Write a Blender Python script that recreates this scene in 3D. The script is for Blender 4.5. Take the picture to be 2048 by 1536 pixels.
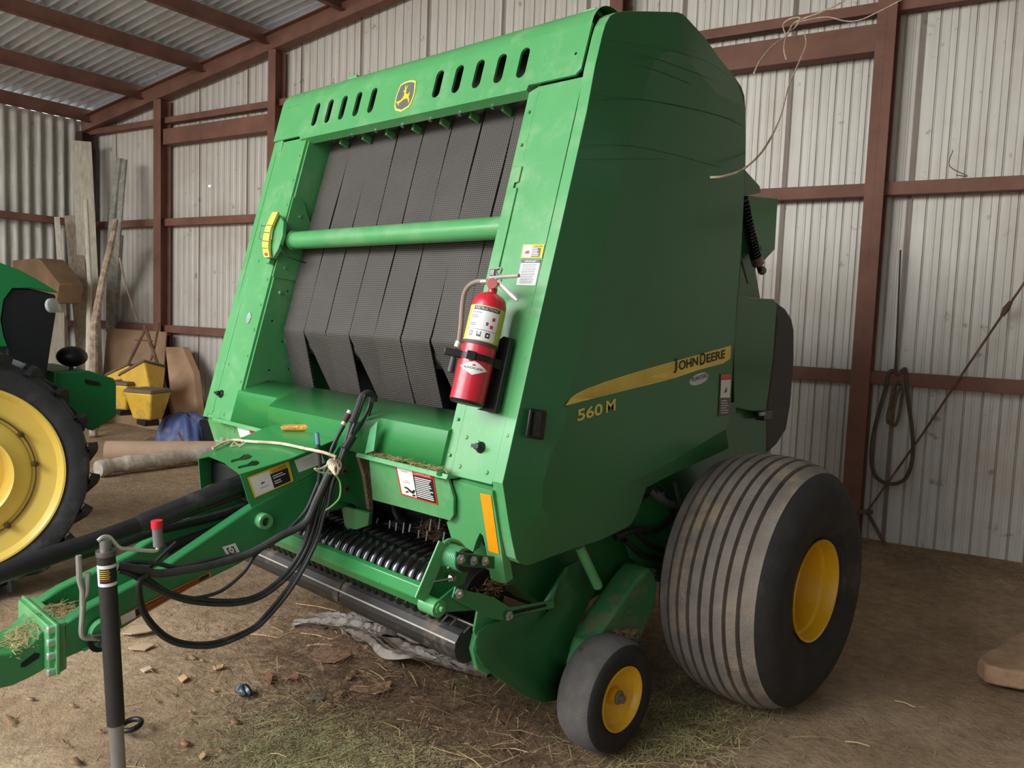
import bpy, bmesh, math, random
from mathutils import Vector, Matrix
from mathutils.bvhtree import BVHTree
random.seed(7)
C = bpy.context.scene.collection
for o in list(bpy.data.objects): bpy.data.objects.remove(o)
# ---------------------------------------------------------------- camera (world: X = across the machine, Y = towards its rear, Z up)
CAM = Vector((2.81, 0.0, 1.60))
RIGHT = Vector((0.7189000, 0.6940876, 0.0377518)); DOWN = Vector((0.0868908, -0.0358472, -0.9955727)); FWD = Vector((-0.6896613, 0.7189975, -0.0860803))
FPX = 1650.0
cam = bpy.data.objects.new('camera', bpy.data.cameras.new('camera')); C.objects.link(cam)
cam.matrix_world = Matrix(((RIGHT.x, -DOWN.x, -FWD.x, CAM.x), (RIGHT.y, -DOWN.y, -FWD.y, CAM.y), (RIGHT.z, -DOWN.z, -FWD.z, CAM.z), (0, 0, 0, 1)))
cam.data.sensor_width = 36.0; cam.data.lens = FPX / 2048 * 36.0; cam.data.clip_start = .05
bpy.context.scene.camera = cam
# room axes (the shed stands 10.7 degrees round from the machine)
AR = math.radians(10.7)
RX = Vector((math.cos(AR), math.sin(AR), 0)); RY = Vector((-math.sin(AR), math.cos(AR), 0)); UZ = Vector((0, 0, 1))
def rm(x, y, z): return RX * x + RY * y + UZ * z
# ---------------------------------------------------------------- light
w = bpy.data.worlds.new('sky'); bpy.context.scene.world = w; w.use_nodes = True
wn = w.node_tree.nodes; wl = w.node_tree.links
bg = wn['Background']; bg.inputs['Strength'].default_value = 2.6
tc = wn.new('ShaderNodeTexCoord'); sx = wn.new('ShaderNodeSeparateXYZ'); rp = wn.new('ShaderNodeValToRGB')
wl.new(tc.outputs['Generated'], sx.inputs[0]); wl.new(sx.outputs['Z'], rp.inputs[0]); wl.new(rp.outputs[0], bg.inputs['Color'])
rp.color_ramp.elements[0].color = (.95, .92, .88, 1); rp.color_ramp.elements[0].position = .0
rp.color_ramp.elements[1].color = (.62, .78, 1.0, 1); rp.color_ramp.elements[1].position = .6
def area(name, loc, target, sx_, sy_, power, col):
    l = bpy.data.lights.new(name, 'AREA'); l.shape = 'RECTANGLE'; l.size = sx_; l.size_y = sy_; l.energy = power; l.color = col
    o = bpy.data.objects.new(name, l); C.objects.link(o); o.location = loc
    o.rotation_euler = (Vector(target) - Vector(loc)).to_track_quat('-Z', 'Y').to_euler(); return o
area('daylight_through_open_front', rm(-3.7, -4.2, 5.1), rm(-1.4, 3.0, .7), 8.0, 3.2, 1500, (1.0, .985, .95))
vs = bpy.context.scene.view_settings
vs.view_transform = 'Standard'; vs.look = 'None'; vs.exposure = -.35; vs.gamma = 1.0; vs.use_curve_mapping = False
# ---------------------------------------------------------------- pixel rays met with real planes
def ray(px, py): return RIGHT * ((px - 1024) / FPX) + DOWN * ((py - 768) / FPX) + FWD
def onP(px, py, p, n):
    d = ray(px, py); return CAM + d * ((p - CAM).dot(n) / d.dot(n))
def pX(px, py, X): return onP(px, py, Vector((X, 0, 0)), Vector((1, 0, 0)))
def pY(px, py, Y): return onP(px, py, Vector((0, Y, 0)), Vector((0, 1, 0)))
def pZ(px, py, Z): return onP(px, py, Vector((0, 0, Z)), Vector((0, 0, 1)))
def pW(px, py, w_): return onP(px, py, RY * w_, RY)          # plane parallel to the back wall
KN = Vector((1.01, 1.851, 1.051)); UF = (Vector((1.01, 2.266, 2.582)) - KN).normalized(); NF = Vector((1, 0, 0)).cross(UF)  # front face of the machine, NF points forward
def pF(px, py, off=0.0): return onP(px, py, KN + NF * off, NF)
def F(x, s, off=0.0): return Vector((x, KN.y, KN.z)) + UF * s + NF * off
UG = Vector((0, -.28, .96)).normalized(); NG = Vector((1, 0, 0)).cross(UG)    # the lower front, below the knee
def pG(px, py, off=0.0): return onP(px, py, KN + NG * off, NG)
def G(x, s, off=0.0): return Vector((x, KN.y, KN.z)) + UG * s + NG * off
# ---------------------------------------------------------------- materials
def lin(c):
    return tuple(((v / 255) / 12.92 if v / 255 <= .04045 else ((v / 255 + .055) / 1.055) ** 2.4) for v in c)
MATS = {}
def mat(name, col, rough=.5, metal=0.0, col2=None, scale=6.0, bump=0.0, bscale=60.0, coat=0.0, dust=None, dusts=2.5, dustw=(.5, .75), stretch=(1, 1, 1), spec=.5):
    if name in MATS: return MATS[name]
    m = bpy.data.materials.new(name); m.use_nodes = True; nt = m.node_tree; N = nt.nodes; L = nt.links
    b = N['Principled BSDF']; b.inputs['Roughness'].default_value = rough; b.inputs['Metallic'].default_value = metal
    b.inputs['Coat Weight'].default_value = coat; b.inputs['Coat Roughness'].default_value = .15; b.inputs['Specular IOR Level'].default_value = spec
    c1 = lin(col); c2 = lin(col2) if col2 else tuple(v * .82 for v in c1)
    t = N.new('ShaderNodeTexCoord'); mp = N.new('ShaderNodeMapping'); mp.inputs['Scale'].default_value = stretch; L.new(t.outputs['Object'], mp.inputs[0])
    n = N.new('ShaderNodeTexNoise'); n.inputs['Scale'].default_value = scale; n.inputs['Detail'].default_value = 6; n.inputs['Roughness'].default_value = .6; L.new(mp.outputs[0], n.inputs['Vector'])
    r = N.new('ShaderNodeValToRGB'); r.color_ramp.elements[0].position = .35; r.color_ramp.elements[1].position = .68
    r.color_ramp.elements[0].color = (*c2, 1); r.color_ramp.elements[1].color = (*c1, 1); L.new(n.outputs['Fac'], r.inputs[0])
    out = r.outputs[0]
    if dust:
        n2 = N.new('ShaderNodeTexNoise'); n2.inputs['Scale'].default_value = dusts; n2.inputs['Detail'].default_value = 9; n2.inputs['Roughness'].default_value = .72; L.new(t.outputs['Object'], n2.inputs['Vector'])
        mr = N.new('ShaderNodeMapRange'); mr.inputs['From Min'].default_value = dustw[0]; mr.inputs['From Max'].default_value = dustw[1]; L.new(n2.outputs['Fac'], mr.inputs[0])
        mx = N.new('ShaderNodeMix'); mx.data_type = 'RGBA'; L.new(mr.outputs[0], mx.inputs[0]); L.new(out, mx.inputs[6]); mx.inputs[7].default_value = (*lin(dust), 1); out = mx.outputs[2]
        m2 = N.new('ShaderNodeMapRange'); m2.inputs['To Min'].default_value = rough; m2.inputs['To Max'].default_value = min(1, rough + .35); L.new(mr.outputs[0], m2.inputs[0]); L.new(m2.outputs[0], b.inputs['Roughness'])
    L.new(out, b.inputs['Base Color'])
    if bump:
        n3 = N.new('ShaderNodeTexNoise'); n3.inputs['Scale'].default_value = bscale; n3.inputs['Detail'].default_value = 4; L.new(mp.outputs[0], n3.inputs['Vector'])
        bp = N.new('ShaderNodeBump'); bp.inputs['Strength'].default_value = bump; bp.inputs['Distance'].default_value = .01; L.new(n3.outputs['Fac'], bp.inputs['Height']); L.new(bp.outputs[0], b.inputs['Normal'])
    MATS[name] = m; return m
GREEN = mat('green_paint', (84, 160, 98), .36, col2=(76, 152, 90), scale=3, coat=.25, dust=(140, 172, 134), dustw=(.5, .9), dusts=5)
GREENC = mat('green_clean', (50, 138, 72), .34, col2=(47, 132, 69), scale=3, coat=.3)
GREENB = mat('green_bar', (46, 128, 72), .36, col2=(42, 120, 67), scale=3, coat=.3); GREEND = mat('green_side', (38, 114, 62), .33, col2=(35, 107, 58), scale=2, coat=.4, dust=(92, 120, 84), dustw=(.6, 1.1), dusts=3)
GREENX = mat('green_dirty', (52, 122, 70), .55, col2=(46, 108, 62), scale=5, dust=(120, 108, 78), dustw=(.5, .66), dusts=7, bump=.25)
YEL = mat('yellow_paint', (240, 190, 30), .45, col2=(222, 172, 28), scale=5, coat=.2, dust=(150, 130, 80), dustw=(.62, .9), dusts=4)
YDEC = mat('yellow_decal', (246, 218, 96), .4, scale=8)
AMBER = mat('amber_reflector', (255, 160, 20), .35, col2=(250, 150, 16), scale=40)
BLK = mat('black_plastic', (26, 27, 28), .45, col2=(18, 18, 19), scale=10)
BLKG = mat('black_gloss', (14, 14, 15), .16, col2=(9, 9, 10), scale=4, coat=.6)
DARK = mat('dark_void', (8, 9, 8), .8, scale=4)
RUB = mat('tyre_rubber', (50, 48, 46), .8, col2=(38, 37, 36), scale=9, bump=.25, bscale=120, dust=(112, 100, 86), dustw=(.55, .85), dusts=3)
TREAD = mat('tyre_tread', (138, 128, 117), .92, col2=(110, 102, 94), scale=6, bump=.4, bscale=140, dust=(168, 146, 118), dustw=(.52, .72), dusts=5)
TREADL = mat('worn_tread', (104, 99, 94), .9, col2=(90, 86, 82), scale=20, bump=.5, bscale=260)
HOSE = mat('hose_rubber', (44, 44, 45), .45, col2=(34, 34, 35), scale=20, dust=(90, 82, 72), dustw=(.55, .9), dusts=12)
ZINC = mat('zinc', (205, 205, 205), .28, 1.0, col2=(170, 170, 172), scale=14)
STEEL = mat('rubbed_steel', (150, 148, 146), .4, .8, col2=(110, 105, 100), scale=8, dust=(120, 100, 80), dustw=(.6, .8))
RED = mat('red_paint', (206, 38, 54), .34, col2=(198, 34, 50), scale=4, coat=.3)
WHITE = mat('white_label', (236, 234, 230), .5, col2=(226, 224, 220), scale=12)
INK = mat('black_ink', (28, 28, 30), .5, scale=10)
REDI = mat('red_ink', (214, 44, 40), .5, col2=(205, 40, 38), scale=10)
YLAB = mat('label_yellow', (240, 200, 40), .5, scale=10)
GREY = mat('grey_ink', (96, 98, 100), .5, scale=10)
ORG = mat('orange_ink', (232, 120, 40), .5, scale=10)
OXIDE = mat('red_oxide_steel', (134, 94, 78), .75, col2=(112, 76, 64), scale=3, dust=(120, 98, 82), dustw=(.55, .9), dusts=2, bump=.15, bscale=30)
DUSTM = mat('dried_dirt', (142, 120, 92), .95, col2=(112, 94, 70), scale=30, bump=.8, bscale=90)
STRAW = mat('straw', (206, 178, 126), .8, col2=(168, 140, 92), scale=3)
HAYG = mat('green_hay', (150, 146, 100), .9, col2=(112, 108, 70), scale=5)
HAYB = mat('brown_hay', (120, 88, 62), .9, col2=(82, 58, 42), scale=7)
TWINE = mat('sisal_twine', (232, 216, 190), .85, col2=(180, 160, 130), scale=30)
BARK = mat('dry_bark', (176, 138, 104), .85, col2=(136, 102, 76), scale=12, bump=.4, bscale=40)
CARD = mat('brown_cardboard', (172, 142, 112), .85, col2=(146, 118, 92), scale=3, dust=(120, 100, 82), dustw=(.5, .9), dusts=3)
WOOD = mat('grey_wood', (182, 168, 150), .8, col2=(146, 132, 114), scale=4, stretch=(8, 8, 1), bump=.3)
WOODP = mat('pale_wood', (218, 212, 196), .8, col2=(186, 178, 160), scale=4, stretch=(8, 8, 1), bump=.3)
RUSTP = mat('rusty_pipe', (120, 92, 74), .8, col2=(86, 62, 50), scale=9)
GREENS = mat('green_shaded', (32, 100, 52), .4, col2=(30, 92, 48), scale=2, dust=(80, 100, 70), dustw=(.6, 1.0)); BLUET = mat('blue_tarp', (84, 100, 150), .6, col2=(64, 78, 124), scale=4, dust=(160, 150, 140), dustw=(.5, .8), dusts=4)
FILM = mat('plastic_film', (128, 116, 104), .45, col2=(96, 84, 74), scale=5, dust=(168, 160, 150), dustw=(.5, .75), dusts=8)
LENS = mat('lamp_lens', (190, 196, 186), .2, col2=(160, 168, 158), scale=10, coat=.5)
def belt_mat():
    m = bpy.data.materials.new('belt_rubber'); m.use_nodes = True; nt = m.node_tree; N = nt.nodes; L = nt.links; b = N['Principled BSDF']; b.inputs['Roughness'].default_value = .62
    t = N.new('ShaderNodeTexCoord'); s = N.new('ShaderNodeSeparateXYZ'); cb = N.new('ShaderNodeCombineXYZ'); L.new(t.outputs['Object'], s.inputs[0]); L.new(s.outputs['X'], cb.inputs['X']); L.new(s.outputs['Z'], cb.inputs['Y'])
    br = N.new('ShaderNodeTexBrick'); L.new(cb.outputs[0], br.inputs['Vector']); br.inputs['Scale'].default_value = 1.0
    br.inputs['Brick Width'].default_value = .0115; br.inputs['Row Height'].default_value = .0082; br.inputs['Mortar Size'].default_value = .0016; br.inputs['Mortar Smooth'].default_value = .35
    br.inputs['Color1'].default_value = (*lin((40, 37, 35)), 1); br.inputs['Color2'].default_value = (*lin((35, 33, 31)), 1); br.inputs['Mortar'].default_value = (*lin((98, 91, 84)), 1)
    n = N.new('ShaderNodeTexNoise'); n.inputs['Scale'].default_value = 5; L.new(t.outputs['Object'], n.inputs['Vector'])
    mx = N.new('ShaderNodeMix'); mx.data_type = 'RGBA'; mx.blend_type = 'MULTIPLY'; mx.inputs[0].default_value = .5; L.new(br.outputs['Color'], mx.inputs[6]); L.new(n.outputs['Fac'], mx.inputs[7]); L.new(mx.outputs[2], b.inputs['Base Color'])
    bp = N.new('ShaderNodeBump'); bp.inputs['Strength'].default_value = .5; bp.inputs['Distance'].default_value = .002; L.new(br.outputs['Fac'], bp.inputs['Height']); L.new(bp.outputs[0], b.inputs['Normal']); return m
BELT = belt_mat()
def sheet_mat(name, base, base2, streak, axis, dark=(90, 70, 58)):
    m = bpy.data.materials.new(name); m.use_nodes = True; nt = m.node_tree; N = nt.nodes; L = nt.links; b = N['Principled BSDF']; b.inputs['Roughness'].default_value = .55; b.inputs['Metallic'].default_value = .15
    t = N.new('ShaderNodeTexCoord')
    mp = N.new('ShaderNodeMapping'); mp.inputs['Scale'].default_value = axis; L.new(t.outputs['Object'], mp.inputs[0])
    n1 = N.new('ShaderNodeTexNoise'); n1.inputs['Scale'].default_value = 3; n1.inputs['Detail'].default_value = 8; L.new(mp.outputs[0], n1.inputs['Vector'])
    r1 = N.new('ShaderNodeValToRGB'); r1.color_ramp.elements[0].position = .3; r1.color_ramp.elements[1].position = .7; r1.color_ramp.elements[0].color = (*lin(base2), 1); r1.color_ramp.elements[1].color = (*lin(base), 1); L.new(n1.outputs['Fac'], r1.inputs[0])
    n2 = N.new('ShaderNodeTexNoise'); n2.inputs['Scale'].default_value = 1.3; n2.inputs['Detail'].default_value = 7; n2.inputs['Roughness'].default_value = .65; L.new(t.outputs['Object'], n2.inputs['Vector'])
    r2 = N.new('ShaderNodeMapRange'); r2.inputs['From Min'].default_value = .48; r2.inputs['From Max'].default_value = .8; r2.inputs['To Max'].default_value = .6; L.new(n2.outputs['Fac'], r2.inputs[0])
    m1 = N.new('ShaderNodeMix'); m1.data_type = 'RGBA'; L.new(r2.outputs[0], m1.inputs[0]); L.new(r1.outputs[0], m1.inputs[6]); m1.inputs[7].default_value = (*lin(streak), 1)
    n3 = N.new('ShaderNodeTexNoise'); n3.inputs['Scale'].default_value = 9; n3.inputs['Detail'].default_value = 5; L.new(t.outputs['Object'], n3.inputs['Vector'])
    r3 = N.new('ShaderNodeMapRange'); r3.inputs['From Min'].default_value = .66; r3.inputs['From Max'].default_value = .74; r3.inputs['To Max'].default_value = .55; L.new(n3.outputs['Fac'], r3.inputs[0])
    m2 = N.new('ShaderNodeMix'); m2.data_type = 'RGBA'; L.new(r3.outputs[0], m2.inputs[0]); L.new(m1.outputs[2], m2.inputs[6]); m2.inputs[7].default_value = (*lin(dark), 1)
    L.new(m2.outputs[2], b.inputs['Base Color']); return m
WALLM = sheet_mat('wall_sheet', (212, 209, 201), (196, 192, 184), (176, 160, 142), (9, 9, .5)); GROOVE = sheet_mat('groove_shade', (192, 187, 178), (170, 164, 155), (138, 120, 104), (14, 14, .8)); SEAM = sheet_mat('sheet_seam', (140, 126, 118), (112, 98, 91), (118, 88, 74), (14, 14, .8))  # darker groove faces carry the ribs' shade as colour
WALLL = sheet_mat('left_wall_sheet', (206, 205, 196), (168, 168, 160), (140, 132, 116), (10, 10, .8))
ROOFM = sheet_mat('roof_sheet', (216, 224, 234), (196, 204, 214), (176, 180, 184), (2, 2, 2))
def floor_mat():
    m = bpy.data.materials.new('dirt_floor'); m.use_nodes = True; nt = m.node_tree; N = nt.nodes; L = nt.links; b = N['Principled BSDF']; b.inputs['Roughness'].default_value = .95; b.inputs['Specular IOR Level'].default_value = .15
    t = N.new('ShaderNodeTexCoord')
    def noise(s, d=8, r=.6):
        n = N.new('ShaderNodeTexNoise'); n.inputs['Scale'].default_value = s; n.inputs['Detail'].default_value = d; n.inputs['Roughness'].default_value = r; L.new(t.outputs['Object'], n.inputs['Vector']); return n
    n1 = noise(1.1); r1 = N.new('ShaderNodeValToRGB'); e = r1.color_ramp.elements; e[0].position = .35; e[0].color = (*lin((158, 134, 106)), 1); e[1].position = .65; e[1].color = (*lin((196, 172, 142)), 1); L.new(n1.outputs['Fac'], r1.inputs[0])
    n2 = noise(16, 10, .75); r2 = N.new('ShaderNodeValToRGB'); e = r2.color_ramp.elements; e[0].position = .36; e[0].color = (.42, .38, .34, 1); e[1].position = .6; e[1].color = (1.05, 1.02, 1, 1); L.new(n2.outputs['Fac'], r2.inputs[0])
    m1 = N.new('ShaderNodeMix'); m1.data_type = 'RGBA'; m1.blend_type = 'MULTIPLY'; m1.inputs[0].default_value = .55; L.new(r1.outputs[0], m1.inputs[6]); L.new(r2.outputs[0], m1.inputs[7])
    # darker ground under and in front of the pickup
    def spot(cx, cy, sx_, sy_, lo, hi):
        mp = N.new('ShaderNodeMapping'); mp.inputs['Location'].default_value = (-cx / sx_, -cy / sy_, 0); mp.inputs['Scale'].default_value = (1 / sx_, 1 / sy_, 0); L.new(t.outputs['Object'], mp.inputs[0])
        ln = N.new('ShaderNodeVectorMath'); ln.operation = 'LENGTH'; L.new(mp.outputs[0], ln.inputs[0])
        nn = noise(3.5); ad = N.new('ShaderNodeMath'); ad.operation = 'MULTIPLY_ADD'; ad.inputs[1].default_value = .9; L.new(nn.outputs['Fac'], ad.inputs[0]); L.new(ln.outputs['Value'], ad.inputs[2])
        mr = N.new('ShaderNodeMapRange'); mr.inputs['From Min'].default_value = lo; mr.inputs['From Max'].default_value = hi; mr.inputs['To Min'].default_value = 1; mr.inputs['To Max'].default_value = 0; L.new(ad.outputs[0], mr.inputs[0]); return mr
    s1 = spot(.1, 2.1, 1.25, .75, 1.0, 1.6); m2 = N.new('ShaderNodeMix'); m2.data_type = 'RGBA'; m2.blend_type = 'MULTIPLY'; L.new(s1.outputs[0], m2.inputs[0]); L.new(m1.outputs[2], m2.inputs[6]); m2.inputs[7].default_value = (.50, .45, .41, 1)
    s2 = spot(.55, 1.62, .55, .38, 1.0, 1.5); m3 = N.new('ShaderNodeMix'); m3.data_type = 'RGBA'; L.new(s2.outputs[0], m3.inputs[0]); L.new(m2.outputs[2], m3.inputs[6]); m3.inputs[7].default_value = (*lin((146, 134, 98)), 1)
    L.new(m3.outputs[2], b.inputs['Base Color'])
    bn = noise(34, 8, .7); bp = N.new('ShaderNodeBump'); bp.inputs['Strength'].default_value = .7; bp.inputs['Distance'].default_value = .03; L.new(bn.outputs['Fac'], bp.inputs['Height']); L.new(bp.outputs[0], b.inputs['Normal']); return m
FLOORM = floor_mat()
# ---------------------------------------------------------------- mesh helpers
def smooth_path(pts, k=6):
    P = [Vector(p) for p in pts]
    if len(P) < 3: return P
    Q = [P[0] * 2 - P[1]] + P + [P[-1] * 2 - P[-2]]; out = []
    for i in range(1, len(Q) - 2):
        for j in range(k):
            t = j / k; a, b, c, d = Q[i - 1], Q[i], Q[i + 1], Q[i + 2]
            out.append(.5 * ((2 * b) + (c - a) * t + (2 * a - 5 * b + 4 * c - d) * t * t + (3 * b - a - 3 * c + d) * t ** 3))
    out.append(P[-1]); return out
class MB:
    def __init__(s): s.v = []; s.f = []; s.mi = []; s.m = 0
    def add(s, vs_, fs):
        k = len(s.v); s.v += [Vector(q) for q in vs_]; s.f += [tuple(i + k for i in f) for f in fs]; s.mi += [s.m] * len(fs); return s
    def quad(s, a, b, c, d): return s.add([a, b, c, d], [(0, 1, 2, 3)])
    def prism(s, pts, off):
        n = len(pts); off = Vector(off); P = [Vector(p) for p in pts]
        return s.add(P + [p + off for p in P], [tuple(range(n)), tuple(range(2 * n - 1, n - 1, -1))] + [(i, i + n, (i + 1) % n + n, (i + 1) % n) for i in range(n)])
    def box(s, c, size, ax=None):
        ax = ax or (Vector((1, 0, 0)), Vector((0, 1, 0)), Vector((0, 0, 1))); c = Vector(c); V = []
        for i in (-1, 1):
            for j in (-1, 1):
                for k in (-1, 1): V.append(c + ax[0] * (i * size[0] / 2) + ax[1] * (j * size[1] / 2) + ax[2] * (k * size[2] / 2))
        return s.add(V, [(0, 1, 3, 2), (4, 6, 7, 5), (0, 4, 5, 1), (2, 3, 7, 6), (0, 2, 6, 4), (1, 5, 7, 3)])
    def beam(s, a, b, w_, h, up=(0, 0, 1)):
        a = Vector(a); b = Vector(b); d = (b - a).normalized(); sd = d.cross(Vector(up)).normalized(); u = sd.cross(d)
        return s.box((a + b) / 2, ((b - a).length, w_, h), (d, sd, u))
    def tube(s, path, r, n=10, cap=True):
        P = [Vector(p) for p in path]; R = r if isinstance(r, (list, tuple)) else [r] * len(P); k0 = len(s.v); V = []; F_ = []
        t0 = (P[1] - P[0]).normalized(); u = t0.orthogonal().normalized()
        for i, p in enumerate(P):
            t = ((P[min(i + 1, len(P) - 1)] - P[max(i - 1, 0)])).normalized(); u = (u - t * u.dot(t)).normalized(); b = t.cross(u)
            for j in range(n):
                a = 2 * math.pi * j / n; V.append(p + (u * math.cos(a) + b * math.sin(a)) * R[i])
        for i in range(len(P) - 1):
            for j in range(n): F_.append((i * n + j, i * n + (j + 1) % n, (i + 1) * n + (j + 1) % n, (i + 1) * n + j))
        if cap: F_ += [tuple(range(n - 1, -1, -1)), tuple((len(P) - 1) * n + j for j in range(n))]
        return s.add(V, F_)
    def cyl(s, a, b, r, n=16, r2=None): return s.tube([a, b], [r, r if r2 is None else r2], n)
    def lathe(s, prof, c, ax, n=48, closed=False):
        c = Vector(c); ax = Vector(ax).normalized(); u = ax.orthogonal().normalized(); v = ax.cross(u); V = []; F_ = []; m = len(prof)
        for j in range(n):
            a = 2 * math.pi * j / n; d = u * math.cos(a) + v * math.sin(a)
            for r, h in prof: V.append(c + d * r + ax * h)
        for j in range(n):
            for i in range(m if closed else m - 1):
                i2 = (i + 1) % m; j2 = (j + 1) % n; F_.append((j * m + i, j * m + i2, j2 * m + i2, j2 * m + i))
        return s.add(V, F_)
    def ball(s, c, r, n=12, m=8):
        c = Vector(c); r = Vector(r) if not isinstance(r, (int, float)) else Vector((r, r, r)); V = []; F_ = []
        for i in range(m + 1):
            p = math.pi * i / m
            for j in range(n):
                a = 2 * math.pi * j / n; V.append(c + Vector((r.x * math.sin(p) * math.cos(a), r.y * math.sin(p) * math.sin(a), r.z * math.cos(p))))
        for i in range(m):
            for j in range(n): F_.append((i * n + j, i * n + (j + 1) % n, (i + 1) * n + (j + 1) % n, (i + 1) * n + j))
        return s.add(V, F_)
    def grid(s, fn, nu, nv):
        V = [fn(i / nu, j / nv) for i in range(nu + 1) for j in range(nv + 1)]
        return s.add(V, [(i * (nv + 1) + j, (i + 1) * (nv + 1) + j, (i + 1) * (nv + 1) + j + 1, i * (nv + 1) + j + 1) for i in range(nu) for j in range(nv)])
    def build(s, name, m, parent=None, bevel=0.0, angle=35, solid=0.0):
        me = bpy.data.meshes.new(name); root = None; off = Vector((0, 0, 0))
        if parent is not None:
            root = parent
            while root.parent: root = root.parent
            off = root.location.copy()
        else:
            xs = [v.x for v in s.v]; ys = [v.y for v in s.v]; off = Vector(((min(xs) + max(xs)) / 2, (min(ys) + max(ys)) / 2, min(v.z for v in s.v)))
        me.from_pydata([tuple(v - off) for v in s.v], [], s.f)
        bm = bmesh.new(); bm.from_mesh(me); bmesh.ops.remove_doubles(bm, verts=bm.verts, dist=1e-5); bmesh.ops.recalc_face_normals(bm, faces=bm.faces); bm.to_mesh(me); bm.free()
        ms = m if isinstance(m, (list, tuple)) else [m]
        for q in ms: me.materials.append(q)
        if len(ms) > 1 and len(me.polygons) == len(s.mi):
            for p, i in zip(me.polygons, s.mi): p.material_index = i
        me.shade_smooth(); me.set_sharp_from_angle(angle=math.radians(angle))
        o = bpy.data.objects.new(name, me); C.objects.link(o)
        if parent is None: o.location = off
        else: o.parent = parent
        if solid:
            q = o.modifiers.new('thick', 'SOLIDIFY'); q.thickness = solid; q.offset = 0
        if bevel:
            q = o.modifiers.new('bevel', 'BEVEL'); q.width = bevel; q.segments = 2; q.limit_method = 'ANGLE'; q.angle_limit = math.radians(40); q.harden_normals = False
        return o
def curve_plate(loops, depth, origin, ex, ey, bevel=0.0):
    """filled 2-D outline with holes, made solid; loops are lists of (a, b) in the plane origin + a*ex + b*ey; grows along -ex x ey"""
    cu = bpy.data.curves.new('tmp', 'CURVE'); cu.dimensions = '2D'; cu.fill_mode = 'BOTH'; cu.extrude = depth / 2; cu.bevel_depth = bevel; cu.bevel_resolution = 1
    for lp in loops:
        sp = cu.splines.new('POLY'); sp.points.add(len(lp) - 1); sp.use_cyclic_u = True
        for q, (a, b) in zip(sp.points, lp): q.co = (a, b, 0, 1)
    return curve_to_mb(cu, depth, origin, ex, ey)
def curve_to_mb(cu, depth, origin, ex, ey):
    o = bpy.data.objects.new('tmp', cu); C.objects.link(o); bpy.context.view_layer.update()
    me = o.evaluated_get(bpy.context.evaluated_depsgraph_get()).to_mesh(); ez = Vector(ex).cross(Vector(ey)).normalized(); mb = MB()
    mb.add([Vector(origin) + Vector(ex) * v.co.x + Vector(ey) * v.co.y + ez * (v.co.z - depth / 2) for v in me.vertices], [tuple(p.vertices) for p in me.polygons])
    o.evaluated_get(bpy.context.evaluated_depsgraph_get()).to_mesh_clear(); bpy.data.objects.remove(o); bpy.data.curves.remove(cu); return mb
def text_mb(txt, size, origin, ex, ey, depth=.0006, align='LEFT', shear=0.0, space=1.0, offset=0.0):
    cu = bpy.data.curves.new('tmp', 'FONT'); cu.body = txt; cu.size = size; cu.extrude = depth / 2; cu.align_x = align; cu.align_y = 'CENTER'; cu.shear = shear; cu.space_character = space; cu.offset = offset
    return curve_to_mb(cu, 0, origin, ex, ey)
def mrg(*ms):
    r = MB()
    for k, m in enumerate(ms):
        n = len(r.v); r.v += m.v; r.f += [tuple(i + n for i in f) for f in m.f]; r.mi += m.mi
    return r
def thing(name, label, cat, loc=(0, 0, 0), group=None):
    o = bpy.data.objects.new(name, None); C.objects.link(o); o.location = loc; o.empty_display_size = .1; o['label'] = label; o['category'] = cat
    if group: o['group'] = group
    return o
def tag(o, label, cat, group=None, kind=None):
    o['label'] = label; o['category'] = cat
    if group: o['group'] = group
    if kind: o['kind'] = kind
    return o
def struct(o): o['kind'] = 'structure'; return o
def rrect(cx, cy, w_, h, r, n=5, sk=0.0):
    out = []
    for qx, qy, a0 in ((1, 1, 0), (-1, 1, 90), (-1, -1, 180), (1, -1, 270)):
        for i in range(n + 1):
            a = math.radians(a0 + 90 * i / n); y = qy * (h / 2 - r) + r * math.sin(a); out.append((cx + qx * (w_ / 2 - r) + r * math.cos(a) + sk * y, cy + y))
    return out
def rnd(a, b): return random.uniform(a, b)
# ================================================================ ROOM
WY = 6.0; XL = -8.62; ZE = 3.98; SL = .148; XR = 8.4; RIDGE = 0.0; YF = -2.4
def roofz(x): return ZE + SL * ((x - XL) if x < RIDGE else (2 * RIDGE - x - XL))
# floor: uneven packed dirt
fl = MB()
def floor_h(x, y):
    n = math.sin(x * 1.7 + .6) * math.cos(y * 1.3) * .012 + math.sin(x * 4.1 + y * 2.3) * .006 + math.sin(y * 5.3 - x * 3.1) * .004
    p = Vector((x, y, 0)); e = max(0.0, min(1.0, (p.dot(RY) - 5.0) / 1.0)); n += .05 * e * e
    n -= .0; return n - .012
def fgrid(u, v):
    a = -9.6 + 19 * u; b = -4.2 + 10.4 * v; p = rm(a, b, 0); return Vector((p.x, p.y, floor_h(p.x, p.y)))
fl.grid(fgrid, 150, 90)
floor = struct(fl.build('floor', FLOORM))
yard = MB().grid(lambda u, v: rm(-16 + 32 * u, -18 + 13.9 * v, -.03), 4, 4).build('ground_outside', mat('yard_ground', (170, 156, 134), .95, col2=(150, 138, 118), scale=2)); struct(yard)
def vis_floor(x, y): return floor_h(x, y)
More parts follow.
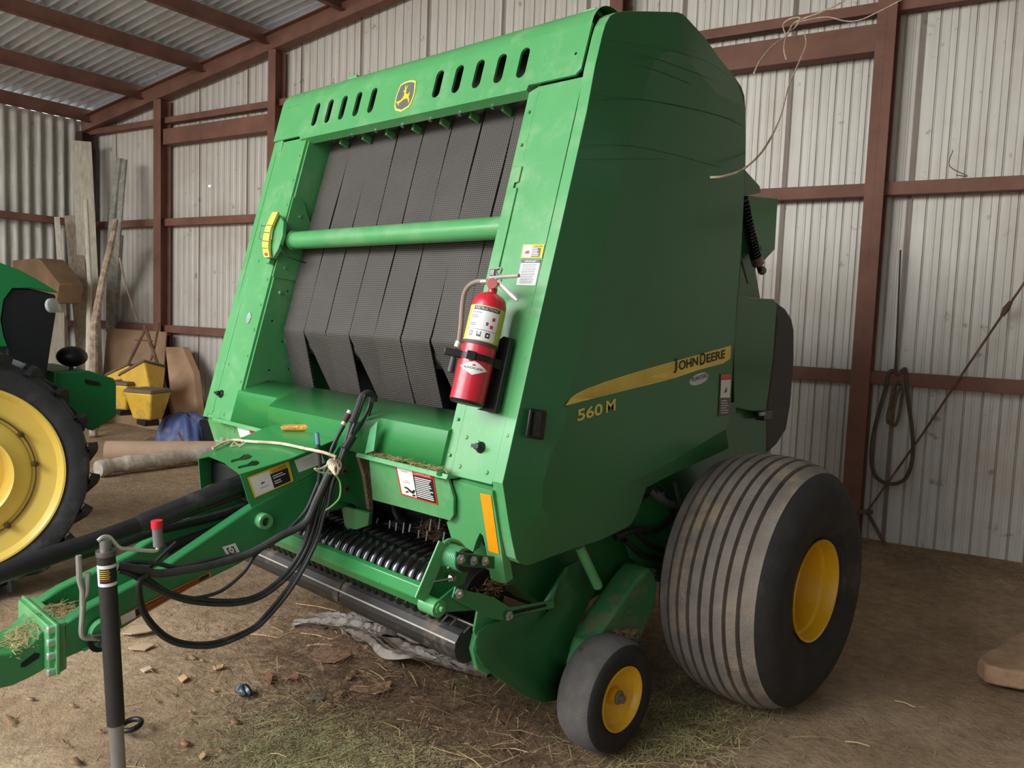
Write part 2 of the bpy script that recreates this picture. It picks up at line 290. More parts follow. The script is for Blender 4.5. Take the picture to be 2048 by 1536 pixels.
# back wall: ribbed sheets, one 0.891 m sheet after another, a real hole with daylight
def ribbed(x0, x1, ztop, hole=None):
    mb = MB(); xs = []; cen = []
    k0 = math.floor((x0 - (-2.624)) / .8905)
    x = -2.624 + k0 * .8905
    while x < x1:
        xs += [(x - .022, 0), (x - .014, .020), (x + .014, .020), (x + .022, 0)]
        for j in range(1, 8):
            c = x + j * .8905 / 8; xs += [(c - .008, 0), (c - .003, -.007), (c + .003, -.007), (c + .008, 0), (c + .045, 0), (c + .052, .0035), (c + .060, .0035), (c + .067, 0)]
            cen.append(c)
        cen.append(-x)
        x += .8905
    xs = [q for q in xs if x0 <= q[0] <= x1]; xs = [(x0, 0)] + xs + [(x1, 0)]
    if hole: xs = sorted(xs + [(hole[0] - .022, 0), (hole[0] + .022, 0)])
    zs = [-.1, hole[1] - .012, hole[1] + .012] if hole else [-.1]
    for i in range(len(xs) - 1):
        (a, da), (b, db) = xs[i], xs[i + 1]
        zt = (ztop(a), ztop(b))
        lv = [(z, z) for z in zs] + [zt]
        for k in range(len(lv) - 1):
            if hole and k == 1 and a >= hole[0] - .0225 and b <= hole[0] + .0225: continue
            mb.m = 2 if (da > .01 and db > .01) else (1 if (da < -.003 or db < -.003) else 0)
            mb.quad(rm(a, WY - da, lv[k][0]), rm(b, WY - db, lv[k][1]), rm(b, WY - db, lv[k + 1][1]), rm(a, WY - da, lv[k + 1][0]))
    return mb
hp = pW(419, 372, WY)
wb = ribbed(XL, XR, lambda x: roofz(x) + .02, hole=(hp.dot(RX), hp.z)).build('wall_back', [WALLM, GROOVE, SEAM], angle=20); struct(wb)
def wavy(fn, L_, pitch, amp, per=6):
    n = int(L_ / pitch * per); mb = MB(); return n
lw = MB(); n = 600
lw.grid(lambda u, v: rm(XL - .02 + .026 * math.cos(2 * math.pi * (YF + (WY - YF) * u) / .152), YF + (WY - YF) * u, -.1 + (ZE + .12) * v), n, 1)
struct(lw.build('wall_left', WALLL, angle=80))
rw = MB().grid(lambda u, v: rm(XR + .02 * math.cos(2 * math.pi * 9.2 * u / .152), YF + (WY - YF) * u, -.1 + (ZE + .12) * v), 300, 1); struct(rw.build('wall_right', WALLL, angle=80))
fw = MB(); fw.prism([rm(3.4, YF - .05, -.1), rm(XR, YF - .05, -.1), rm(XR, YF - .05, roofz(XR) + .1), rm(3.4, YF - .05, roofz(3.4) + .1)], RY * .04); struct(fw.build('light_blocker_front', WALLL))  # unseen partial front, added to block light from the machine's right-facing sides
rf = MB(); n = 730
for a, b in ((XL - .05, RIDGE), (RIDGE, XR + .25)):
    rf.grid(lambda u, v: rm(a + (b - a) * v, YF + (WY + .1 - YF) * u, roofz(a + (b - a) * v) + .16 + .028 * math.cos(2 * math.pi * (YF + (WY + .1 - YF) * u) / .118)), n, 1)
struct(rf.build('ceiling', ROOFM, angle=80))
# steel frame
tn = [0]
def trim(mb, m=OXIDE, bev=0.004):
    tn[0] += 1; o = mb.build('trim_%d' % tn[0], m, bevel=bev); return struct(o)
def hbeam(p0, p1, wdt, dep, across, tf=.012):
    """I section between two points; across = direction of the flange width"""
    d = (Vector(p1) - Vector(p0)).normalized(); ac = Vector(across).normalized(); n_ = d.cross(ac).normalized(); c = (Vector(p0) + Vector(p1)) / 2; L_ = (Vector(p1) - Vector(p0)).length; mb = MB()
    mb.box(c, (L_, .010, dep), (d, ac, n_)); mb.box(c + n_ * (dep / 2 - tf / 2), (L_, wdt, tf), (d, ac, n_)); mb.box(c - n_ * (dep / 2 - tf / 2), (L_, wdt, tf), (d, ac, n_)); return mb
# rafter against the back wall
def raf(xa, xb):
    za = roofz(xa) - .16; zb = roofz(xb) - .16
    return hbeam(rm(xa, WY - .13, za + .10), rm(xb, WY - .13, zb + .10), .13, .21, RY)
trim(raf(XL, RIDGE)); trim(raf(XR, RIDGE))
# columns: flange faces us, web behind
for x, wd in ((-6.80, .15), (-4.69, .12), (-.48, .12), (1.62, .13)):
    p = rm(x, WY - .13, 0); trim(hbeam(rm(x, WY - .12, -.1), rm(x, WY - .12, roofz(x) - .17), wd, .15, RX))
trim(hbeam(rm(XL + .16, WY - .16, -.1), rm(XL + .16, WY - .16, roofz(XL) - .16), .16, .2, RX), mat('dark_steel', (70, 48, 40), .7, scale=4))
# girts (channels), split at the columns
def girt(x0, x1, z, h=.093, dp=.085, w0=WY - .03):
    mb = MB(); mb.box(rm((x0 + x1) / 2, w0 - dp, z), (x1 - x0, .008, h), (RX, RY, UZ))
    for s in (-1, 1): mb.box(rm((x0 + x1) / 2, w0 - dp / 2, z + s * (h / 2 - .004)), (x1 - x0, dp, .008), (RX, RY, UZ))
    return mb
cols = [XL + .08, -6.78, -4.69, -.48, 1.64, 5.0]
for z, h in ((1.232, .093), (2.576, .093), (3.836, .075)):
    for i in range(len(cols) - 1): trim(girt(cols[i], cols[i + 1], z + rnd(-.004, .004), h))
for i in (1, 3): trim(girt(cols[i] + .06, cols[i + 1] - .06, 3.62, .19, .13))
for z in (2.60, 1.22):
    mb = MB(); mb.box(rm(XL + .09, (YF + WY) / 2, z), (.07, WY - YF, .09), (RX, RY, UZ)); trim(mb)
# bottom rail of the wall
# purlins
for x in (-8.42, -7.22, -5.98, -4.86, -3.70, -2.5, -1.3, 0.0, 1.3, 2.6, 3.9, 5.2, 6.5, 7.8):
    z = roofz(x) + .13; mb = MB(); mb.box(rm(x, (YF + WY) / 2, z - .10), (.012, WY - YF, .17), (RX, RY, UZ)); mb.box(rm(x - .03, (YF + WY) / 2, z - .019), (.07, WY - YF, .01), (RX, RY, UZ)); mb.box(rm(x + .03, (YF + WY) / 2, z - .18), (.07, WY - YF, .01), (RX, RY, UZ)); trim(mb)
for y in (-3.0, 1.4):
    pass
# brace wire with turnbuckle, lower right
def wpt(px, py, w_=WY - .14): return pW(px, py, w_)
mb = MB().tube([wpt(2330, 150), wpt(2080, 520), wpt(2025, 600), wpt(1930, 740), wpt(1845, 868), wpt(1735, 1022)], .008, 8)
br = thing('brace_rod', 'rusty diagonal brace rod with turnbuckle crossing the right end of the wall', 'rod', tuple(wpt(1735, 1022)))
mb.build('rod', RUSTP, br); MB().tube([wpt(2022, 603), wpt(2012, 618), wpt(2004, 632)], [.013, .022, .013], 8).build('turnbuckle', RUSTP, br)
o = MB().tube([wpt(1728, 1020), wpt(1738, 1030), wpt(1755, 1062), wpt(1771, 1090)], .014, 8).build('rusty_rod', RUSTP); tag(o, 'short rusty rod stub leaning beside the foot of the right steel column', 'rod')
o = MB().cyl(wpt(1700, 1024, WY - .24), wpt(1746, 1024, WY - .22), .016, 10).build('column_clamp', RUSTP); tag(o, 'rusty clamp round the right steel column low behind the big tyre', 'clamp')
# hanging loops of hose / rope
def loop(name, pts, r, m, label, cat, grp=None, w_=WY - .13, k=6):
    o = MB().tube(smooth_path([wpt(px, py, w_) for px, py in pts], k), r, 8).build(name, m); return tag(o, label, cat, grp)
loop('rubber_hose', [(1797, 752), (1789, 742), (1778, 746), (1770, 780), (1756, 830), (1745, 880), (1743, 925), (1754, 956), (1785, 968), (1812, 955), (1825, 915), (1824, 860), (1816, 800), (1812, 750), (1810, 738), (1800, 744)], .013, mat('old_hose', (96, 86, 68), .8, col2=(70, 62, 50), scale=12), 'long loop of old hose hung on the wall girt right of the column', 'hose')
loop('rope_coil', [(1803, 772), (1794, 790), (1788, 815), (1783, 840), (1777, 846), (1775, 835), (1780, 810), (1787, 775), (1796, 765), (1806, 770), (1803, 800), (1797, 835), (1790, 850), (1781, 850)], .011, mat('old_rope', (116, 100, 78), .9, col2=(84, 70, 54), scale=20), 'short brown rope coil hanging inside the long hose loop', 'rope', w_=WY - .15)
loop('hanging_cord', [(1801, 500), (1796, 620), (1791, 740)], .006, mat('dark_cord', (70, 62, 54), .9, scale=20), 'thin dark cord running down the wall onto the hose hook', 'cord')
# frayed sisal twine caught on the lintel
tw = thing('sisal_twine', 'frayed sisal twine dangling from the lintel above the baler corner', 'twine', tuple(pW(1560, 80, 5.6)))
def tpath(pts, r=.0035, k=5): return MB().tube(smooth_path([onP(px, py, RY * (5.5 - max(0, py - 60) / 295 * 3.05), RY) for px, py in pts], k), r, 6)
tpath([(1420, 355), (1450, 352), (1490, 336), (1530, 295), (1560, 235), (1578, 170), (1600, 120), (1612, 88), (1608, 60)], .0045).build('strand', TWINE, tw)
tpath([(1508, 146), (1520, 122), (1545, 92), (1572, 72), (1590, 45), (1640, 25), (1690, 0), (1700, -20)], .006).build('strand', TWINE, tw)
tpath([(1590, 45), (1650, 34), (1690, 42), (1720, 40), (1760, 22), (1810, -4)], .004).build('strand', TWINE, tw)
tpath([(1572, 72), (1566, 50), (1580, 38), (1600, 36), (1590, 55), (1575, 66), (1568, 95), (1572, 118)], .005).build('knot', TWINE, tw)
o = MB().tube(smooth_path([wpt(p, q) for p, q in [(1906, 300), (1899, 332), (1935, 352), (1912, 350)]], 4), .003, 6).build('loose_wire', RUSTP); tag(o, 'bent bit of loose wire on the wall sheet right of the column', 'wire')
# scrap lumber and pipes leaning in the left corner
def plank(name, a, b, wd, th, m, label, cat='board', face=None, grp=None):
    a = Vector(a); b = Vector(b); d = (b - a).normalized(); f = (face or RY); sd = d.cross(f).normalized(); nn = sd.cross(d)
    o = MB().box((a + b) / 2, ((b - a).length, wd, th), (d, sd, nn)).build(name, m, bevel=.004); return tag(o, label, cat, grp)
def leg(px, py, w_): # a floor point below the given pixel column in a plane parallel to the back wall
    p = pW(px, py, w_); return Vector((p.x, p.y, 0.0))
plank('timber_post', leg(190, 700, 5.45), pW(163, 283, 5.62), .235, .05, WOODP, 'tall pale timber board standing upright in the left corner', face=(CAM - rm(-8.2, 5.5, 1.6)).normalized())
plank('grey_board', leg(182, 700, 5.15), pW(145, 432, 5.5), .19, .03, WOOD, 'wide grey board leaning in the corner between two narrow battens', face=(CAM - rm(-8.2, 5.2, 1.6)).normalized())
plank('batten', leg(142, 700, 4.85), pW(114, 435, 5.2), .065, .04, WOODP, 'narrow pale batten leaning left of the wide grey board', face=(CAM - rm(-8.2, 5.2, 1.6)).normalized())
mb = MB().tube([leg(168, 720, 5.0) + Vector((.1, 0, 0)), pW(179, 560, 5.1), pW(172, 400, 5.25)], [.035, .03, .024], 8); tag(mb.build('wooden_pole', WOODP), 'thin pale pole leaning against the tall board in the corner', 'pole')
mb = MB(); c0 = pW(222, 440, 5.3); mb.prism([pW(231, 315, 5.62), pW(240, 316, 5.62), pW(224, 470, 5.4), pW(215, 470, 5.4)], RY * .05); mb.prism([pW(240, 316, 5.66), pW(252, 319, 5.66), pW(240, 470, 5.4), pW(232, 470, 5.4)], RY * .02)
mb.prism([pW(215, 470, 5.4), pW(240, 470, 5.4), pW(228, 664, 5.88), pW(211, 664, 5.88)], RY * .05); tag(mb.build('steel_channel', mat('galv_channel', (178, 176, 166), .5, .2, col2=(132, 132, 124), scale=10)), 'grey steel channel leaning against the back wall near the corner', 'channel')
mb = MB().tube([leg(186, 720, 4.75), pW(188, 650, 4.8), pW(205, 560, 5.0), pW(222, 490, 5.2), pW(232, 440, 5.35)], [.05, .045, .04, .04, .03], 8); tag(mb.build('peeled_pole', mat('peeled_wood', (190, 172, 150), .8, col2=(130, 108, 88), scale=14, bump=.3)), 'peeled whitish pole slanting across the corner below the steel channel', 'pole')
mb = MB().tube([pW(236, 500, 5.5), pW(250, 565, 5.6), pW(274, 640, 5.75)], .014, 8); tag(mb.build('thin_stick', WOOD), 'thin grey stick slanting down to the girt right of the peeled pole', 'stick')
# big sheets of cardboard / ply
def sheet(name, pts, m, label, cat, th=.02, grp=None):
    o = MB().prism(pts, RY * th).build(name, m, bevel=.003); return tag(o, label, cat, grp)
sheet('plywood_sheet', [pW(214, 656, 5.80), pW(332, 664, 5.80), pW(322, 800, 5.62), leg(322, 850, 5.5), leg(198, 850, 5.5)], CARD, 'large dusty plywood sheet leaning on the wall behind the yellow hoppers', 'sheet')
mb = MB(); A = [pW(330, 694, 5.72), pW(364, 694, 5.72), pW(386, 745, 5.62), pW(396, 830, 5.4), leg(384, 850, 5.25), leg(350, 850, 5.25)]
mb.prism(A, RY * .10); tag(mb.build('cardboard_box', mat('tan_cardboard', (196, 160, 128), .85, col2=(172, 138, 108), scale=3), bevel=.01), 'flattened tan cardboard box standing against the wall right of the hoppers', 'box')
sheet('green_tin_sheet', [pW(366, 700, 5.84), pW(380, 712, 5.84), pW(412, 820, 5.55), leg(412, 850, 5.4), leg(380, 850, 5.4)], mat('dull_green', (78, 84, 66), .7, scale=4, dust=(120, 104, 82)), 'dull grey green sheet behind the tan cardboard box', 'sheet')
mb = MB(); mb.tube([pW(292, 655, 5.35), leg(192, 745, 5.0)], .018, 8); mb.tube([pW(290, 652, 5.35), leg(372, 830, 4.85)], .022, 8); mb.tube([pW(270, 680, 5.3), pW(305, 682, 5.3)], .008, 6); mb.tube([pW(318, 646, 5.5), pW(310, 690, 5.3), pW(302, 720, 5.2)], .014, 6)
tag(mb.build('pipe_trestle', RUSTP), 'rusty A shaped pipe frame leaning over the yellow hoppers', 'frame')
mb = MB(); f0 = leg(300, 800, 5.0)
# yellow seed hoppers: tapering bins with a dark lid strap
def hopper(px, py, s, tilt, label, Zb, w_):
    base = pW(px, py, w_); r = thing('seed_hopper', label, 'hopper', tuple(base), 'yellow seed hoppers in the corner')
    d = Vector((math.cos(tilt[0]), math.sin(tilt[0]), 0)); R_ = Matrix.Rotation(tilt[1], 3, 'Y') @ Matrix.Rotation(tilt[0], 3, 'Z')
    def q(x, y, z): return base + R_ @ Vector((x * s, y * s, z * s))
    bt = [q(-.11, -.09, 0), q(.11, -.09, 0), q(.11, .09, 0), q(-.11, .09, 0)]; tp = [q(-.17, -.15, .28), q(.17, -.15, .28), q(.17, .15, .28), q(-.17, .15, .28)]
    MB().add(bt + tp, [(3, 2, 1, 0), (4, 5, 6, 7), (0, 1, 5, 4), (1, 2, 6, 5), (2, 3, 7, 6), (3, 0, 4, 7)]).build('bin', mat('hopper_yellow', (226, 184, 60), .5, col2=(206, 164, 50), scale=4, dust=(150, 124, 86), dustw=(.5, .7), dusts=5), r, bevel=.02)
    mb = MB().add([q(-.18, -.16, .28), q(.18, -.16, .28), q(.18, .16, .28), q(-.18, .16, .28), q(-.16, -.14, .315), q(.16, -.14, .315), q(.16, .14, .315), q(-.16, .14, .315)], [(3, 2, 1, 0), (4, 5, 6, 7), (0, 1, 5, 4), (1, 2, 6, 5), (2, 3, 7, 6), (3, 0, 4, 7)]); mb.build('lid', mat('hopper_lid', (112, 96, 78), .8, scale=6), r, bevel=.01)
    MB().box(q(0, 0, -.03), (.2 * s, .15 * s, .06 * s)).build('mounting_foot', BLK, r, bevel=.004)
hopper(247, 818, 1.0, (.5, 0), 'yellow hopper lowest on the left, half hidden by the green weight bracket', 0, 4.75)
hopper(296, 838, 1.05, (.45, 0), 'yellow hopper standing upright at the front of the hopper pile', 0, 4.7)
hopper(262, 790, 1.0, (.5, -.5), 'yellow hopper topmost on the left of the pile, tipped on its side', 0, 4.95)
hopper(297, 792, 1.1, (.45, -.55), 'brightest yellow hopper tipped on top of the front one', 0, 4.9)
# blue tarp bundle
tp = MB(); c = pZ(356, 893, 0)
def tarp(u, v):
    a = 2 * math.pi * u; p = math.pi / 2 * v; r = .30 * math.cos(p) ** .55 * (1 + .10 * math.sin(7 * a + 2 * v) * (1 - v * .5) + .06 * math.sin(13 * a)); return Vector((c.x, c.y, -.02)) + RX * (r * math.cos(a) * 1.25) + RY * (r * math.sin(a) * .8 + .1) + UZ * (.36 * math.sin(p) ** .8 * (1 + .05 * math.sin(5 * a)) + .01)
tp.grid(tarp, 72, 16); tag(tp.build('blue_tarp', BLUET, angle=80), 'crumpled blue tarpaulin draped over a low heap beside the cardboard tube', 'tarp')
tag(MB().prism([pX(346, 905, pZ(330, 897, 0).x), pX(0, 0, 0)] if False else [pZ(275, 892, 0.01), pZ(300, 876, .01), pZ(326, 880, .03), pZ(322, 896, .02), pZ(300, 900, .01)], (0, 0, .012)).build('tarp_scrap', mat('grey_scrap', (104, 104, 108), .7, scale=8)), 'small grey scrap of sheet lying left of the blue tarp', 'scrap')
tag(MB().box(pZ(402, 872, .17) + RY * .25, (.36, .3, .30), (RX, RY, UZ)).build('black_crate', BLK, bevel=.015), 'black crate half hidden behind the blue tarp', 'crate')
# cardboard tube and wrapped roll lying on the floor
a = pZ(212, 903, .10); b = pZ(432, 903, .10)
d = (b - a).normalized(); mb = MB(); mb.cyl(a, b, .105, 28); tag(mb.build('cardboard_tube', mat('tube_card', (188, 160, 132), .85, col2=(168, 142, 116), scale=4)), 'thick brown cardboard tube lying on the dirt below the blue tarp', 'tube')
pth = smooth_path([pZ(196, 938, .07), pZ(235, 930, .08), pZ(300, 922, .09), pZ(370, 914, .08), pZ(430, 902, .10), pZ(460, 880, .12)], 8)
mb = MB().tube(pth, [.072 + .006 * math.sin(i * .7) + .004 * math.sin(i * 1.9) for i in range(len(pth))], 14); tag(mb.build('plastic_roll', mat('pale_film', (206, 198, 186), .3, col2=(170, 158, 144), scale=5, stretch=(1, 6, 6)), angle=70), 'loose roll of crumpled clear plastic wrap lying in front of the cardboard tube', 'roll')
mb = MB()
def pf(u, v):
    p0 = pZ(390 + 50 * u, 893 - 30 * v, .02); return p0 + UZ * (.12 * math.sin(math.pi * (.15 + .7 * v)) + .03 * math.sin(9 * u + 5 * v) + .02 * math.sin(17 * u - 9 * v))
mb.grid(pf, 20, 14); tag(mb.build('plastic_sheet', FILM, solid=.004, angle=80), 'crumpled clear plastic sheet heaped beside the right end of the tube', 'plastic')
# brown canvas heap behind the tractor hood
bx = MB().prism([pW(24, 521, 4.6), pW(76, 516, 4.6), pW(86, 527, 4.6), pW(118, 568, 4.6), pW(112, 606, 4.6), pW(30, 606, 4.6)], RY * .3); tag(bx.build('cardboard_carton', mat('dark_card', (134, 106, 78), .85, col2=(110, 86, 62), scale=3), bevel=.01), 'open brown carton standing on crates behind the tractor bonnet', 'carton')
cq = pW(58, 650, 4.6).dot(RX); bx = MB().box(rm(cq, 4.75, .72), (.42, .34, 1.36), (RX, RY, UZ)); bx.box(rm(cq - .05, 4.7, .25), (.5, .4, .5), (RX, RY, UZ)); tag(bx.build('wooden_crate', WOODP, bevel=.01), 'dusty pale wooden crates stacked behind the tractor nose', 'crate')
# wood slab bottom right
sl = MB(); pts = [(1957, 1316), (1975, 1300), (2000, 1290), (2006, 1278), (2040, 1262), (2090, 1262), (2130, 1300), (2110, 1345), (2048, 1345), (2000, 1337), (1972, 1330)]
sl.prism([pZ(x, y, .085) for x, y in reversed(pts)], (0, 0, -.085)); tag(sl.build('wood_slab', mat('sawn_log', (176, 146, 116), .8, col2=(140, 108, 82), scale=6, bump=.3), bevel=.012), 'rough sawn wood slab lying on the dirt at the right edge', 'wood')
# ================================================================ ROUND BALER
B = thing('round_baler', 'big green round baler with yellow wheels filling the middle of the shed', 'baler', (0, 2.4, 0))
def txt_shape(txt):
    m = text_mb(txt, 1.0, (0, 0, 0), (1, 0, 0), (0, 1, 0), depth=0); xs = [v.x for v in m.v]; ys = [v.y for v in m.v]
    return [((v.x - min(xs)) / (max(xs) - min(xs)), (v.y - min(ys)) / max(1e-6, max(ys) - min(ys))) for v in m.v], m.f
def sticker(name, parent, c4, base, items, lift=.0012, label=None):
    """flat label: c4 = world corners tl, tr, br, bl; items = (material, 'rect'|'poly'|'text', data) in 0..1 coordinates (v up)"""
    tl, tr, br_, bl = [Vector(c) for c in c4]; nn = (tr - tl).cross(bl - tl).normalized()
    if nn.dot(CAM - tl) < 0: nn = -nn
    mats = [base]; mb = MB(); lv = [0]
    def P(u, v, k): return (bl * (1 - u) + br_ * u) * (1 - v) + (tl * (1 - u) + tr * u) * v + nn * (lift + .0007 * k)
    mb.m = 0; mb.add([P(0, 0, 0), P(1, 0, 0), P(1, 1, 0), P(0, 1, 0)], [(0, 1, 2, 3)])
    for m, kind, d in items:
        if m not in mats: mats.append(m)
        mb.m = mats.index(m); lv[0] += .25; k = 1 + lv[0]
        if kind == 'rect': mb.add([P(d[0], d[1], k), P(d[2], d[1], k), P(d[2], d[3], k), P(d[0], d[3], k)], [(0, 1, 2, 3)])
        elif kind == 'poly': mb.add([P(u, v, k) for u, v in d], [tuple(range(len(d)))])
        else:
            uv, fs = txt_shape(d[4]); mb.add([P(d[0] + (d[2] - d[0]) * u, d[1] + (d[3] - d[1]) * v, k) for u, v in uv], fs)
    o = mb.build(name, mats, parent)
    if label: o['label'] = label
    return o
def lines(m, u0, u1, v0, v1, n, fill=.45, rag=.25):
    out = []
    for i in range(n):
        v = v1 - (v1 - v0) * (i + .5) / n; h = (v1 - v0) / n * fill / 2; out.append((m, 'rect', (u0, v - h, u1 - rnd(0, rag) * (u1 - u0), v + h)))
    return out
# ---- side panels
OUT = [(1005, 967), (1018, 910), (1069, 680), (1120, 460), (1174, 220), (1190, 132), (1205, 68), (1211, 48), (1220, 32), (1231, 25), (1249, 22), (1300, 22.5), (1354.6, 24), (1366, 28), (1375, 37), (1407.6, 72), (1441.8, 119.6), (1472, 157), (1483, 174), (1489, 192), (1491, 214), (1489.6, 342), (1481, 512), (1473.5, 600), (1463.8, 722), (1461, 820), (1458, 845), (1451, 858), (1417, 881), (1320, 935), (1246, 972), (1200, 994)]
LOW = [(1293, 975), (1283, 1006), (1272, 1032), (1262, 1048), (1251, 1057), (1200, 1081), (1149, 1097), (1100, 1115), (1066, 1128), (1052, 1131), (1040, 1127), (1032, 1118), (1024, 1082), (1017, 1045)]
SX = 1.01; RAISE = .032
def side_panel(sgn, name):
    outl = [pX(x, y, SX + (0 if i < 18 else RAISE * min(1, (i - 17) / 4))) for i, (x, y) in enumerate(OUT)]; low = [pX(x, y, SX) for x, y in LOW]
    crease = outl[28:32]; main = outl[:28]
    rear_low = [pX(1458, 897, SX), pX(1344, 949, SX)]
    ring = main + rear_low + low            # complete silhouette
    def mir(p): return Vector((p.x * sgn, p.y, p.z))
    def inner(p): return Vector((p.x - .047, p.y, p.z))
    n = len(ring); mb = MB()
    INN = [(1113, 850), (1124, 790), (1150, 680), (1190, 520), (1228, 350), (1262, 220), (1284, 150), (1296, 124), (1312, 110), (1334, 105), (1356, 115), (1380, 145), (1420, 190), (1470, 252)]
    # face pieces: bright front band is turned a little towards the front, the big middle is flat
    V = [mir(p) for p in ring]; mb.add([mir(inner(p)) for p in ring], [tuple(range(n))])
    for i in range(n):
        mb.m = 1 if (i < 12 or i >= n - 4) else 0  # front edge in lighter dusty green: dust plus front light put into colour
        a, b = ring[i], ring[(i + 1) % n]; mb.quad(mir(a), mir(b), mir(inner(b)), mir(inner(a)))
    mb.m = 0
    # outer skin triangulated between silhouette and the raised inner line
    inn = [pX(x, y, SX) + Vector((RAISE, 0, 0)) for x, y in INN]
    cr = [pX(x, y, SX) + Vector((RAISE, 0, 0)) for x, y in ((1478, 270), (1477, 340), (1470, 512), (1462, 600), (1453, 722), (1448, 822), (1438, 858), (1320, 926), (1246, 962), (1190, 986), (1140, 1010), (1090, 1040), (1070, 1010), (1072, 960), (1088, 905))]
    loop_in = inn[:-1] + cr
    bm = bmesh.new(); vo = [bm.verts.new(p) for p in ring]; vi = [bm.verts.new(p) for p in loop_in]
    eo = [bm.edges.new((vo[i], vo[(i + 1) % n])) for i in range(n)]; m_ = len(vi); ei = [bm.edges.new((vi[i], vi[(i + 1) % m_])) for i in range(m_)]
    bmesh.ops.triangle_fill(bm, use_beauty=True, use_dissolve=False, edges=eo + ei); bm.faces.new(vi)
    bm.verts.index_update(); mb.add([mir(v.co) for v in bm.verts], [tuple(v.index for v in f.verts) for f in bm.faces]); bm.free()
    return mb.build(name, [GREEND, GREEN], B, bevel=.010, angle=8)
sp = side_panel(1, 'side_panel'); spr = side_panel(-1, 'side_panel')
# ---- inner frame walls and dark core behind the belts
def slab(x0, x1, yz, m, name, parent=B, bevel=.003):
    return MB().prism([Vector((x0, y, z)) for y, z in yz], (x1 - x0, 0, 0)).build(name, m, parent, bevel=bevel)
def yz(s, off): p = F(0, s, off); return (p.y, p.z)
for sg in (-1, 1):
    a = [yz(-.05, -.012), yz(1.42, -.012), (2.62, 2.66), (3.2, 2.5), (3.24, 1.2), (2.35, .86)]
    loops = [[(y, z) for y, z in a]]
    hs = []
    for s_, o_ in ((1.02, .13), (.66, .10), (.60, .19), (.50, .06), (.42, .14), (.27, .11), (.18, .25), (.30, .21)):
        y, z = yz(s_, -o_); hs.append([(y + .006 * math.cos(t * math.pi / 4), z + .006 * math.sin(t * math.pi / 4)) for t in range(8)])
    mbp = curve_plate([loops[0]] + hs, .012, (sg * .752 + (0.0 if sg > 0 else .012), 0, 0), (0, 1, 0), (0, 0, 1)); mbp.build('chamber_wall', GREEN, B)
slab(-.75, .75, [(2.42, .98), (2.42, 1.9), (2.46, 1.9), (2.46, .98)], DARK, 'dark_backing')  # black sheet standing in for the shade behind the belts
# ---- belts: eight strips over the front roller
BS = .1805; prof = []
for t in range(14): s_ = 1.60 - t * (1.60 - .50) / 13; p = F(0, s_, -.118); prof.append((p.y, p.z))
zt = prof[0]; top = [(zt[0] + .10 + .10 * math.sin(a), zt[1] + .02 + .10 * math.cos(a)) for a in (1.2, .6, 0, -.6, -1.1)]
rl = F(0, .455, -.225); roll_c = (rl.y, rl.z)
arc = [(2.088, 1.484), (2.089, 1.468), (2.094, 1.446)]
low_ = [(2.106, 1.40), (2.130, 1.30), (2.156, 1.197), (2.20, 1.02)]
def belt(k):
    x0 = -.722 + BS * k; wd = BS - .006; sh = (0, .115, 0, .105, .012, 0, .115, .0)[k]; dz = (.0, .012, .004, .014, .003, .007, .014, 0)[k]
    path = top + prof + arc + low_; nlow = len(low_)
    def fn(u, v):
        i = u * (len(path) - 1); j = min(int(i), len(path) - 2); f = i - j; y = path[j][0] * (1 - f) + path[j + 1][0] * f; z = path[j][1] * (1 - f) + path[j + 1][1] * f
        q = max(0.0, min(1.0, (1.475 - z) / .34)); wav = .0025 * math.sin(z * 9 + k); return Vector((x0 + wd * v + sh * q + .002 * math.sin(z * 6 + k * 2), y + dz * q * 3 + wav, z))
    nn = len(path) - 1; mb = MB(); mb.grid(fn, nn, 1); mb.grid(lambda u, v: fn(u, v) + Vector((0, .006, 0)), nn, 1)
    for i in range(nn):
        for v in (0, 1): a, b = fn(i / nn, v), fn((i + 1) / nn, v); mb.quad(a, b, b + Vector((0, .006, 0)), a + Vector((0, .006, 0)))
    return mb.build('belt', BELT, B, angle=50)
for k in range(8): belt(k)
MB().cyl((-.75, roll_c[0], roll_c[1]), (.75, roll_c[0], roll_c[1]), .070, 24).build('front_roller', STEEL, B)
MB().cyl((-.752, roll_c[0] - .03, roll_c[1]), (-.735, roll_c[0] - .03, roll_c[1]), .05, 18).build('roller_cap', GREEN, B)
p = F(0, 1.50, -.25); p = F(0, 1.60, -.25); MB().cyl((-.75, p.y + .02, p.z), (.75, p.y + .02, p.z), .075, 24).build('top_roller', STEEL, B)
# belt guides and bolts under the top cover
for i, (px, py) in enumerate(((663, 274), (708, 265), (755, 256), (808, 246), (864, 234), (923, 222), (988, 208))):
    q = pF(px, py, -.035); MB().cyl(q, q - UF * .02 + NF * .006, .0085, 8).build('guide_bolt', ZINC, B)
    q = pF(px + 26, py + 12, -.09); MB().box(q, (.014, .05, .03), (Vector((1, 0, 0)), NF, UF)).build('belt_guide', GREEN, B, bevel=.003)
# ---- front columns
EX = Vector((1, 0, 0))
def fplate(pts, th, name, m=GREEN, off=0.0, holes=(), bevel=.002, parent=B):
    """plate on the front face from (x, s) points"""
    o = F(0, 0, off); return curve_plate([list(pts)] + [list(h) for h in holes], th, o, EX, UF).build(name, m, parent, bevel=bevel)
fplate([(.765, -.005), (.962, -.005), (.962, 1.405), (.765, 1.405)], .05, 'front_column')
fplate([(.712, -.005), (.762, -.005), (.762, 1.408), (.712, 1.392)], .05, 'door_post', off=-.003)
